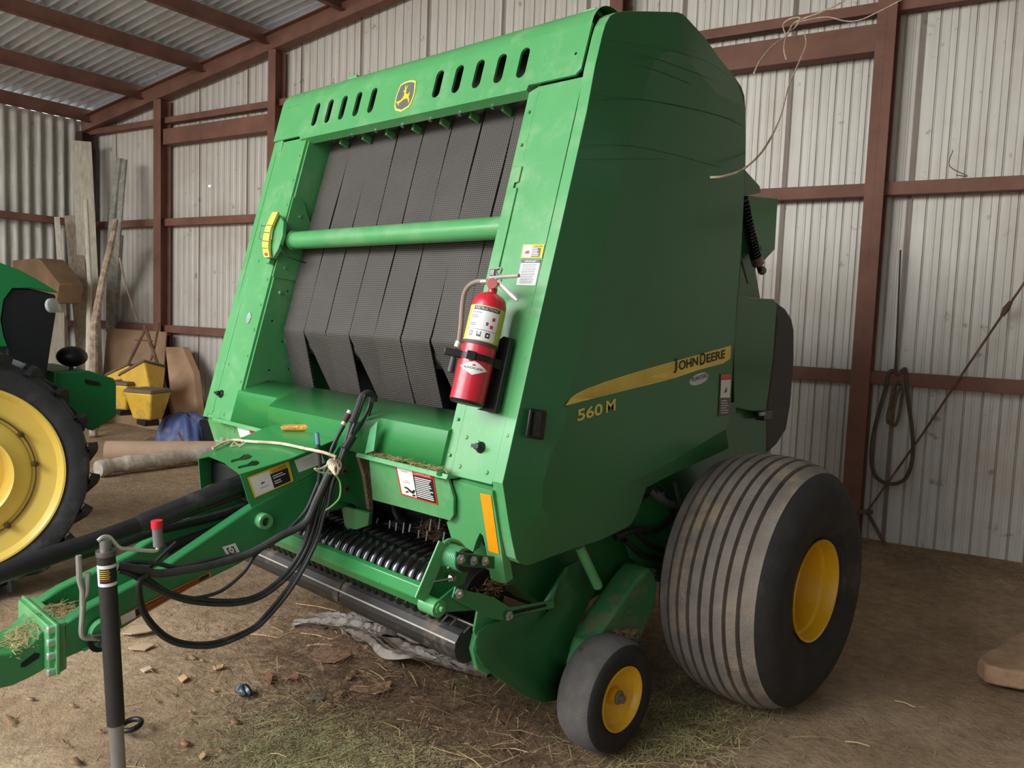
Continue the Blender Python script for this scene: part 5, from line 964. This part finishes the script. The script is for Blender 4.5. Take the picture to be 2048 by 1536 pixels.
strands('packed_hay', [pX(x, y, .80) for x, y in ((1065, 1130), (1085, 1135), (1100, 1150), (1050, 1145), (1160, 1100), (1180, 1108), (1200, 1105), (1120, 1110), (1070, 1160), (985, 1180), (975, 1190), (965, 1195))], 900, .03, .10, .0014, mat('packed_hay', (150, 112, 78), .9, col2=(96, 66, 44), scale=6), 'brown hay packed in the gap under the green side panel', jit=(.03, .05, .05))
strands('cover_chaff', [lerp(pX(1225, 1235, .96), pX(1290, 1140, .96), t / 12) for t in range(13)] + [pX(1230 + 4 * t, 1262 + 3 * (t % 3), 1.0) for t in range(10)], 700, .015, .06, .0013, mat('chaff_mud', (156, 134, 94), .9, col2=(104, 86, 58), scale=6), 'chaff crusted on the chain cover above the small wheel', jit=(.045, .02, .01))
strands('intake_hay', [pY(x, y, 2.05) for x, y in ((860, 1060), (875, 1070), (868, 1085), (850, 1075), (880, 1050))], 160, .03, .09, .0013, MATS['packed_hay'], 'hay wisps caught in the dark intake behind the tines', jit=(.05, .04, .04))
# fire extinguisher
exb = pF(935, 812, .13); ext = pF(976, 575, .13)
ea = onP(933, 806, F(0, 0, .10), NF); et = onP(984, 588, F(0, 0, .10), NF); axd = (et - ea).normalized(); Lx = (et - ea).length
XF = thing('fire_extinguisher', 'red fire extinguisher strapped to the right front column of the baler', 'extinguisher', tuple(ea))
re = .0575
MB().lathe([(0, .004), (.048, .0), (re, .006), (re, Lx * .86), (re * .985, Lx * .90), (re * .9, Lx * .945), (re * .7, Lx * .98), (re * .4, Lx * 1.0), (.015, Lx * 1.01), (.015, Lx * 1.05), (.0, Lx * 1.05)], ea, axd, 48).build('cylinder', RED, XF)
MB().lathe([(0, -.004), (.052, -.004), (.056, .004), (.0585, .006)], ea, axd, 40).build('base_ring', BLK, XF)
def cband(t, h, a0, a1, r, nm, m): return band(ea + axd * (Lx * t), r, a0, a1, axd, Lx * h, nm, m, XF, 24)
cband(.70, .315, -1.55, 1.55, re + .0008, 'instruction_label', mat('label_lime', (206, 208, 84), .45, scale=9)); cband(.70, .30, -1.0, .75, re + .0013, 'label_panel', WHITE)
for t_, a0, a1, h, m_ in ((.83, -.85, .72, .035, INK), (.79, -.9, -.3, .006, GREY), (.76, -.9, -.5, .006, GREY), (.745, -.9, -.45, .006, GREY), (.69, -.9, -.5, .006, GREY), (.675, -.9, -.5, .006, GREY), (.75, .35, .52, .03, REDI), (.68, .30, .48, .03, REDI), (.70, .05, .18, .03, GREY), (.64, -1.0, .75, .004, GREY), (.60, -.8, -.6, .045, GREY), (.60, -.35, -.1, .045, GREY), (.60, .15, .4, .045, INK), (.61, -.30, -.15, .03, WHITE), (.60, -.75, -.65, .03, WHITE), (.60, .22, .33, .02, WHITE)):
    cband(t_, h, a0, a1, re + .0018, 'label_print', m_)
def wrap_text(txt, t, a0, a1, h, m, nm):
    uv, fs = txt_shape(txt); c_ = ea + axd * (Lx * t); u = (CAM - c_); u = (u - axd * u.dot(axd)).normalized(); v = axd.cross(u); mb = MB()
    mb.add([c_ + (u * math.cos(a0 + (a1 - a0) * p) + v * math.sin(a0 + (a1 - a0) * p)) * (re + .0024) + axd * (Lx * h * (q - .5)) for p, q in uv], fs); return mb.build(nm, m, XF, angle=180)
wrap_text('INSTRUCTIONS', .83, -.75, .60, .02, WHITE, 'label_heading')
# white diamond
c_ = ea + axd * (Lx * .30); u = (CAM - c_); u = (u - axd * u.dot(axd)).normalized(); v = axd.cross(u)
mb = MB(); mb.grid(lambda a, b: c_ + (u * math.cos(-.95 + 1.75 * a) + v * math.sin(-.95 + 1.75 * a)) * (re + .001) + axd * (Lx * .063 * (2 * b - 1) * (1 - abs(2 * a - 1))), 20, 4); mb.build('diamond_badge', WHITE, XF)
wrap_text('BADGER', .298, -.62, .46, .018, INK, 'badge_name'); cband(.325, .014, -.16, .0, re + .002, 'badge_dot', REDI)
for t_, h in ((.525, .03), (.40, .058)): band(ea + axd * (Lx * t_), re + .003, -math.pi, math.pi, axd, Lx * h, 'strap', BLK if t_ < .5 else mat('strap_grey', (74, 70, 70), .6, scale=9), XF, 40)
sc_ = ea + axd * (Lx * .40); rt = v
MB().box(sc_ + u * (re + .006) + v * -.02, (.03, .012, .028), (v, u, axd)).build('strap_buckle', BLK, XF, bevel=.002)
MB().box(sc_ + u * .02 - v * (re + .02), (.06, .022, .024), (v, u, axd)).build('hose_clip', BLK, XF, bevel=.003)
MB().beam(sc_ + u * .01 + v * .03, sc_ + v * .105 - u * .02, .008, .03, up=axd).build('bracket_arm', BLK, XF)
bkp = MB().prism([pF(x, y, .035) for x, y in ((1006, 672), (1022, 676), (990, 826), (952, 818), (964, 815), (985, 690))], NF * -.02); bkp.build('wall_bracket', BLK, XF, bevel=.003)
# valve, levers, gauge, hose
vp = ea + axd * (Lx * 1.05)
MB().cyl(vp - axd * .01, vp + axd * .03, .014, 14).build('valve', mat('valve_silver', (206, 202, 198), .35, .6, scale=9), XF)
gq = onP(984, 567, vp + NF * .02, NF); MB().lathe([(0, .012), (.016, .012), (.018, .006), (.017, 0), (0, 0)], gq, (CAM - gq).normalized(), 20).build('pressure_gauge', mat('gauge_pink', (216, 120, 120), .4, scale=9), XF)
silver = MATS['valve_silver']
def fp(x, y, off=.10): return onP(x, y, F(0, 0, off), NF)
MB().tube([fp(980, 556), fp(1004, 554), fp(1038, 551)], .0065, 8).build('top_lever', silver, XF); MB().tube([fp(990, 560), fp(1008, 575), fp(1030, 596), fp(1035, 601)], [.006, .009, .009, .003], 8).build('carry_handle', silver, XF)
MB().tube(smooth_path([fp(1000, 548), fp(1004, 539), fp(998, 536), fp(992, 542), fp(1000, 556), fp(1003, 562)], 4), .003, 6).build('safety_pin', STEEL, XF); MB().box(fp(986, 545), (.022, .012, .022)).build('lever_hinge', STEEL, XF, bevel=.003)
MB().tube(smooth_path([fp(972, 564), fp(955, 563), fp(938, 572), (fp(928, 590)), fp(924, 620), fp(922, 650), fp(918, 684)], 6), .0085, 10).build('discharge_hose', mat('hose_tan', (148, 130, 116), .6, scale=12), XF)
MB().tube([fp(975, 563), fp(964, 563)], .009, 10).build('hose_ferrule', silver, XF); MB().tube([fp(918, 683), fp(914, 694)], .0115, 12).build('hose_ferrule', MATS['coupler_white'], XF); MB().tube([fp(910, 698), fp(906, 722), fp(901, 744)], [.010, .0115, .014], 12).build('nozzle', mat('nozzle_grey', (62, 62, 66), .5, scale=9), XF)
# ================================================================ TRACTOR
T = thing('tractor', 'green tractor with a big yellow wheel cut off by the left edge', 'tractor', (-2.9, 0.6, 0))
wc = Vector((-2.0, 1.05, .655)); AX = Vector((1, 0, 0)); R_ = .625
mb = MB(); mb.lathe([(.475, -.01), (.50, .005), (.54, .02), (.585, .015), (.612, -.03), (R_, -.09), (R_ + .008, -.20), (R_, -.31), (.612, -.37), (.56, -.40), (.475, -.37)], wc, AX, 96)
def lug(a0, sg):
    pts = []
    for k in range(5):
        t = k / 4; h = -.20 + sg * (.0 + .215 * t); a = a0 + sg * .0 + .20 * t; rr_ = R_ + .004 - (.012 if t > .9 else 0)
        pts.append((h, a, rr_))
    V = []
    for h, a, rr_ in pts:
        for da, dr in ((-.028, -.012), (-.020, .036), (.020, .036), (.028, -.012)):
            ang = a + da; rr2 = rr_ + (dr if h < 10 else dr); V.append(wc + Vector((h if sg < 0 or h < -.0 else h, math.cos(ang) * rr2, math.sin(ang) * rr2)))
    # shoulder drop onto the side wall
    h, a, rr_ = pts[-1]
    for da, r2 in ((-.030, .575), (-.024, .60), (.024, .60), (.030, .575)): ang = a + .02 + da; V.append(wc + Vector((h + sg * .018, math.cos(ang) * r2, math.sin(ang) * r2)))
    n_ = 6; mb.add(V, [(i * 4 + j, i * 4 + j + 1, (i + 1) * 4 + j + 1, (i + 1) * 4 + j) for i in range(n_ - 1) for j in range(3)] + [(0, 1, 2, 3)])
for i in range(22): a = 2 * math.pi * i / 22; lug(a, 1); lug(a + math.pi / 22, -1)
mb.build('front_tyre', mat('tractor_rubber', (58, 60, 64), .75, col2=(42, 43, 46), scale=6, dust=(116, 112, 106), dustw=(.55, .85), dusts=4), T, angle=30)
MB().lathe([(.47, -.02), (.482, .0), (.478, .006), (.468, .004), (.455, -.012), (.445, -.03), (.38, -.05), (.355, -.062), (.33, -.058), (.325, -.05), (.30, -.04), (.26, -.035), (.235, -.02), (.225, -.03), (.215, -.12), (.0, -.12)], wc, AX, 96).build('front_rim', mat('rim_yellow', (250, 218, 108), .4, col2=(242, 206, 90), scale=4, coat=.2), T)
for i in range(12):
    a = i * math.pi / 6 + .12
    if i % 4 == 3: continue
    q = wc + Vector((-.045, .342 * math.cos(a), .342 * math.sin(a))); MB().lathe([(0, .03), (.012, .028), (.016, .01), (.017, 0)], q, AX, 8).build('rim_bolt', mat('bolt_brown', (92, 76, 50), .5, .4, scale=9), T)
MB().lathe([(.343, -.052), (.343, -.045), (.350, -.045), (.350, -.056)], wc, AX, 64).build('rim_seam', RUSTP, T)
def tx(pts, X, th, name, m, bevel=.006): return MB().prism([pX(x, y, X) for x, y in pts], (-th, 0, 0)).build(name, m, T, bevel=bevel)
tx([(-90, 500), (0, 525), (40, 540), (80, 562), (113, 582), (117, 586), (60, 576), (25, 577), (8, 600), (2, 640), (8, 672), (16, 694), (-90, 694)], -2.55, .75, 'bonnet', mat('tractor_green', (30, 130, 72), .4, col2=(28, 124, 68), scale=3, coat=.3), bevel=.012)
tx([(8, 600), (25, 577), (60, 577), (112, 590), (112, 630), (104, 680), (92, 760), (20, 760), (12, 690), (2, 640)], -2.56, .72, 'front_grille', mat('grille_black', (22, 24, 28), .6, col2=(14, 15, 18), scale=30), bevel=.01)
MB().lathe([(0, .008), (.034, .005), (.044, 0), (.044, -.02)], pX(107, 611, -2.545), Vector((.75, .4, .1)), 24).build('headlight', LENS, T)
MB().ball(pX(144, 713, -2.75), (.09, .09, .065), 16, 10).build('marker_lamp', BLK, T); MB().cyl(pX(144, 726, -2.75), pX(141, 745, -2.75), .012, 8).build('lamp_stalk', BLK, T)
wb_ = tx([(108, 744), (180, 742), (228, 757), (233, 768), (233, 832), (186, 862), (150, 850), (108, 800)], -2.60, .70, 'weight_bracket', mat('bracket_green', (22, 110, 56), .45, col2=(20, 102, 52), scale=3), bevel=.008)
tx([(168, 762), (172, 758), (198, 764), (201, 770), (195, 772), (172, 768)], -2.597, .01, 'bracket_slot', DARK, bevel=0)
slabT = MB().box((-2.95, -.1, .95), (.5, 2.6, .5)); slabT.build('chassis', mat('chassis_dark', (40, 44, 42), .7, scale=4), T, bevel=.02)
MB().box((-2.6, 1.05, .62), (1.0, .16, .16)).build('front_axle', MATS['tractor_green'], T, bevel=.01)
wc2 = Vector((-3.9, 1.05, .655)); MB().lathe([(.475, .36), (.56, .40), (.612, .37), (R_ + .03, .30), (R_ + .03, .09), (.612, .03), (.54, -.02), (.475, 0), (.0, .02)], wc2, AX, 64).build('front_tyre', MATS['tractor_rubber'], T)
# ================================================================ SCRAPS ON THE FLOOR
def scrap(name, pts, m, label, cat='scrap', th=.006, z=.006, curl=.008, grp=None):
    P = []
    for i, (x, y) in enumerate(pts): p = pZ(x, y, z); P.append(Vector((p.x, p.y, vis_floor(p.x, p.y) + .008 + z * .5 + curl * abs(math.sin(i * 2.1)))))
    o = MB().prism(P, (0, 0, -th)).build(name, m, bevel=.001); return tag(o, label, cat, grp)
scrap('bark_strip', [(699, 1366), (706, 1362), (735, 1364), (760, 1358), (784, 1353), (782, 1362), (776, 1368), (768, 1375), (752, 1379), (742, 1374), (702, 1372)], BARK, 'largest pale bark strip lying in front of the windrow roller', 'bark', z=.012, curl=.012)
scrap('bark_strip', [(626, 1311), (650, 1300), (700, 1298), (702, 1303), (690, 1312), (672, 1318), (640, 1316)], mat('bark_dark', (140, 104, 80), .85, scale=10), 'brown bark strip between the film and the largest pale strip', 'bark', z=.012)
scrap('bark_strip', [(688, 1350), (700, 1340), (706, 1330), (712, 1338), (702, 1350)], BARK, 'small curled bark piece just above the largest bark strip', 'bark')
scrap('grey_leaf', [(608, 1384), (625, 1380), (652, 1384), (645, 1391), (618, 1392)], mat('grey_leaf', (132, 126, 112), .8, scale=9), 'grey papery scrap left of the largest bark strip', 'scrap')
scrap('dry_leaf', [(665, 1378), (680, 1373), (687, 1378), (678, 1388), (672, 1384)], BARK, 'small dry leaf beside the grey papery scrap', 'leaf')
scrap('dry_leaf', [(524, 1346), (536, 1344), (546, 1352), (541, 1366), (534, 1362)], mat('leaf_red', (140, 96, 72), .85, scale=9), 'curled reddish dry leaf right of the blue plastic wad', 'leaf', curl=.02)
scrap('dry_leaf', [(571, 1352), (590, 1345), (598, 1350), (594, 1354), (578, 1356)], MATS['leaf_red'], 'dry leaf between the reddish leaf and the bark strips', 'leaf', curl=.02)
scrap('wood_chip', [(434, 1272), (446, 1266), (462, 1268), (455, 1280), (440, 1280)], mat('chip_pale', (190, 168, 140), .85, scale=9), 'pale wood chip just below the big hose loop', 'chip') if False else None
scrap('wood_chip', [(425, 1332), (448, 1329), (446, 1335), (430, 1338)], mat('chip_tan', (200, 160, 120), .85, scale=9), 'flat tan wood chip on the dirt above the blue plastic wad', 'chip')
scrap('wood_chip', [(356, 1354), (368, 1350), (376, 1358), (364, 1364)], MATS['chip_tan'], 'tan wood chip left of the blue plastic wad', 'chip')
scrap('wood_chip', [(280, 1336), (300, 1332), (304, 1338), (288, 1342)], mat('chip_pale', (190, 168, 140), .85, scale=9), 'pale chip on the dirt right of the jack stand', 'chip')
scrap('wood_chip', [(398, 1506), (407, 1500), (412, 1508), (402, 1514)], MATS['chip_tan'], 'reddish chip near the front edge of the green hay', 'chip')
scrap('corn_husk', [(244, 1262), (262, 1254), (290, 1252), (310, 1258), (298, 1266), (262, 1270)], mat('husk', (186, 160, 130), .85, scale=9), 'pale dry husk below the warning strip of the drawbar', 'husk', curl=.02)
scrap('corn_husk', [(256, 1290), (285, 1284), (310, 1288), (290, 1296), (262, 1296)], MATS['husk'], 'lower dry husk right of the jack stand', 'husk')
cb = pZ(486, 1380, .012); mb = MB(); mb.grid(lambda u, v: cb + Vector(((.045 + .006 * math.sin(9 * u * 6.28)) * math.cos(6.28 * u) * math.sin(math.pi * v), .03 * math.sin(6.28 * u) * math.sin(math.pi * v), .02 * math.cos(math.pi * v) * (1 + .3 * math.sin(5 * 6.28 * u)))), 32, 10); tag(mb.build('plastic_wad', mat('blue_plastic', (86, 98, 110), .3, col2=(60, 70, 80), scale=30), angle=60), 'crushed blue grey plastic wad on the dirt in front of the pickup', 'plastic')
rr0 = pZ(262, 1456, .02); mb = MB(); mb.tube([rr0 + Vector((.035 * math.cos(a), .035 * math.sin(a), .012 + .006 * math.sin(a))) for a in [k * math.pi / 10 for k in range(21)]], .010, 10); tag(mb.build('rubber_ring', BLK, angle=60), 'small black rubber ring on the dirt behind the jack leg', 'ring')
# torn grey film under the windrow roller
mb = MB()
def film(x0, y0, x1, y1, x2, y2, wpx, ph):
    pts = smooth_path([pZ(x0, y0, .01), pZ((x0 + x1) / 2 + 4, (y0 + y1) / 2 - 6, .03), pZ(x1, y1, .035), pZ((x1 + x2) / 2, (y1 + y2) / 2, .03), pZ(x2, y2, .015)], 9); n_ = len(pts)
    def fn(u, v):
        i = min(int(u * (n_ - 1)), n_ - 2); f = u * (n_ - 1) - i; p = pts[i] * (1 - f) + pts[i + 1] * f; t = (pts[i + 1] - pts[i]).normalized(); s = Vector((-t.y, t.x, 0)); w2 = wpx * math.sin(math.pi * (.08 + .84 * u)) ** .6
        return p + s * ((v - .5) * w2) + UZ * (.014 * math.sin(9 * v + 7 * u + ph) + .010 * math.sin(23 * v + 3 * u * 6 + ph))
    mb.grid(fn, 40, 14)
film(585, 1250, 740, 1255, 800, 1268, .10, 0); film(612, 1240, 700, 1236, 790, 1250, .06, 1); film(690, 1262, 790, 1300, 955, 1335, .13, 2); film(740, 1256, 850, 1282, 950, 1325, .07, 3); film(800, 1305, 880, 1320, 975, 1345, .06, 4)
tag(mb.build('torn_film', FILM, angle=80), 'long torn strip of grey plastic film lying under the windrow roller', 'film')
# loose straws you can pick out
sk = mat('straw_single', (226, 196, 144), .7, scale=6)
for i, (a, b) in enumerate((((478, 1268), (556, 1275)), ((556, 1275), (592, 1264)), ((612, 1288), (664, 1286)), ((592, 1210), (680, 1224)), ((505, 1446), (572, 1432)), ((1002, 1490), (1058, 1498)), ((540, 1498), (572, 1504)), ((1340, 1240), (1390, 1248)), ((1690, 1480), (1740, 1490)), ((600, 1266), (665, 1276)), ((1790, 1400), (1830, 1412)), ((1384, 1455), (1420, 1485)))):
    p, q = pZ(*a, .01), pZ(*b, .01); p.z = vis_floor(p.x, p.y) + .012; q.z = vis_floor(q.x, q.y) + .012
    tag(MB().tube([p, (p + q) / 2 + UZ * .006, q], .0022, 5).build('straw_stalk', sk), ('single pale straw stalk lying on the dirt, ' + ('below the big hose loop', 'joining the stalk below the hose loop', 'left of the torn film', 'above the torn film', 'across the green hay patch', 'between the green hay and the small wheel', 'at the front of the green hay patch', 'left of the big ribbed tyre', 'at the bottom right beyond the big tyre', 'just in front of the torn film', 'between big tyre and wood slab', 'near the hay behind the small wheel')[i]), 'straw', 'single straw stalks on the dirt')
def fpt(px0, px1, py0, py1):
    def f(rs):
        p = pZ(rs.uniform(px0, px1), rs.uniform(py0, py1), 0); return Vector((p.x, p.y, vis_floor(p.x, p.y) + .004))
    return f
def gauss(cx, cy, sx_, sy_):
    def f(rs): x = rs.gauss(cx, sx_); y = rs.gauss(cy, sy_); return Vector((x, y, vis_floor(x, y) + .004))
    return f
strands('hay_patch', gauss(.50, 1.62, .27, .19), 13000, .008, .045, .0010, mat('hay_green', (204, 196, 146), .9, col2=(160, 152, 104), scale=6), 'patch of short greenish chopped hay on the dirt in front of the baler', jit=(0, 0, .012), seed=3)
strands('hay_wisps', gauss(1.12, 2.75, .14, .22), 2600, .03, .11, .0012, mat('hay_pale', (190, 180, 126), .9, col2=(140, 128, 80), scale=6), 'greenish hay strewn between the small wheel and the big tyre', jit=(0, 0, .02), seed=4)
strands('brown_litter', gauss(.05, 2.15, .55, .30), 6500, .02, .09, .0013, mat('litter_brown', (134, 100, 74), .95, col2=(84, 58, 42), scale=6), 'brown hay litter on the ground under the pickup', jit=(0, 0, .022), seed=5)
strands('brown_litter', gauss(.75, 2.75, .30, .40), 3000, .02, .10, .0013, MATS['litter_brown'], 'brown hay litter on the ground beneath the baler body', jit=(0, 0, .022), seed=6)
def wallband(rs): return rm(rs.uniform(-2, 5), WY - .15 - abs(rs.gauss(0, .35)), .035)
strands('wall_litter', wallband, 3200, .03, .12, .0014, mat('litter_tan', (150, 118, 86), .95, col2=(104, 78, 56), scale=6), 'dry litter drifted along the foot of the back wall', jit=(0, 0, .02), up=.15, seed=8)
def gen(rs): x = rs.uniform(-4.5, 2.8); y = rs.uniform(.9, 5.0); return Vector((x, y, vis_floor(x, y) + .004))
strands('scattered_straw', gen, 3500, .015, .07, .0013, mat('straw_floor', (196, 168, 126), .9, col2=(140, 112, 80), scale=6), 'short straws scattered all over the dirt floor', jit=(0, 0, .004), up=.1, seed=9)
# small dry leaves nobody could tell apart
lm_ = mat('leaf_mix', (178, 138, 104), .85, col2=(128, 94, 70), scale=14)
rl_ = random.Random(21)
def leaf(cx_, cy_, s):
    c = pZ(cx_, cy_, 0); c.z = vis_floor(c.x, c.y) + .010; n_ = rl_.randint(5, 7); a0 = rl_.uniform(0, 6.28); P = []
    for k in range(n_):
        a = a0 + 6.283 * k / n_; r = s * rl_.uniform(.25, 1.0); P.append(c + Vector((r * math.cos(a) * 1.3, r * math.sin(a) * .7, rl_.uniform(0, s * .28))))
    o = MB().add([c + UZ * (s * .06)] + P, [(0, k + 1, (k + 1) % n_ + 1) for k in range(n_)]).build('dry_leaf', lm_, angle=80, solid=.0012); return o
for i in range(34):
    px = rl_.uniform(30, 600) if i % 3 else rl_.uniform(600, 1050); py = rl_.uniform(1290, 1500) if i % 3 else rl_.uniform(1330, 1420)
    if 200 < px < 290: px += 120
    tag(leaf(px, py, rl_.uniform(.010, .028)), 'small curled dry leaf fragment on the dirt floor in front of the baler', 'leaf', 'small leaf fragments on the dirt')
for i, (x, y, s, lb) in enumerate(((20, 1440, .05, 'large pale dry leaf on the dirt at the lower left edge'), (60, 1395, .03, 'dry leaf below the hitch end of the drawbar'), (150, 1528, .035, 'dry leaf at the bottom edge left of the jack leg'), (856, 1345, .022, 'dry leaf right of the largest bark strip'), (1000, 1440, .02, 'dry leaf left of the small wheel'))):
    tag(leaf(x, y, s), lb, 'leaf')
strands('coarse_stalks', gauss(.35, 2.05, .55, .35), 260, .06, .20, .0019, STRAW, 'coarse pale stalks strewn over the brown litter under the pickup', jit=(0, 0, .02), up=.15, seed=12)
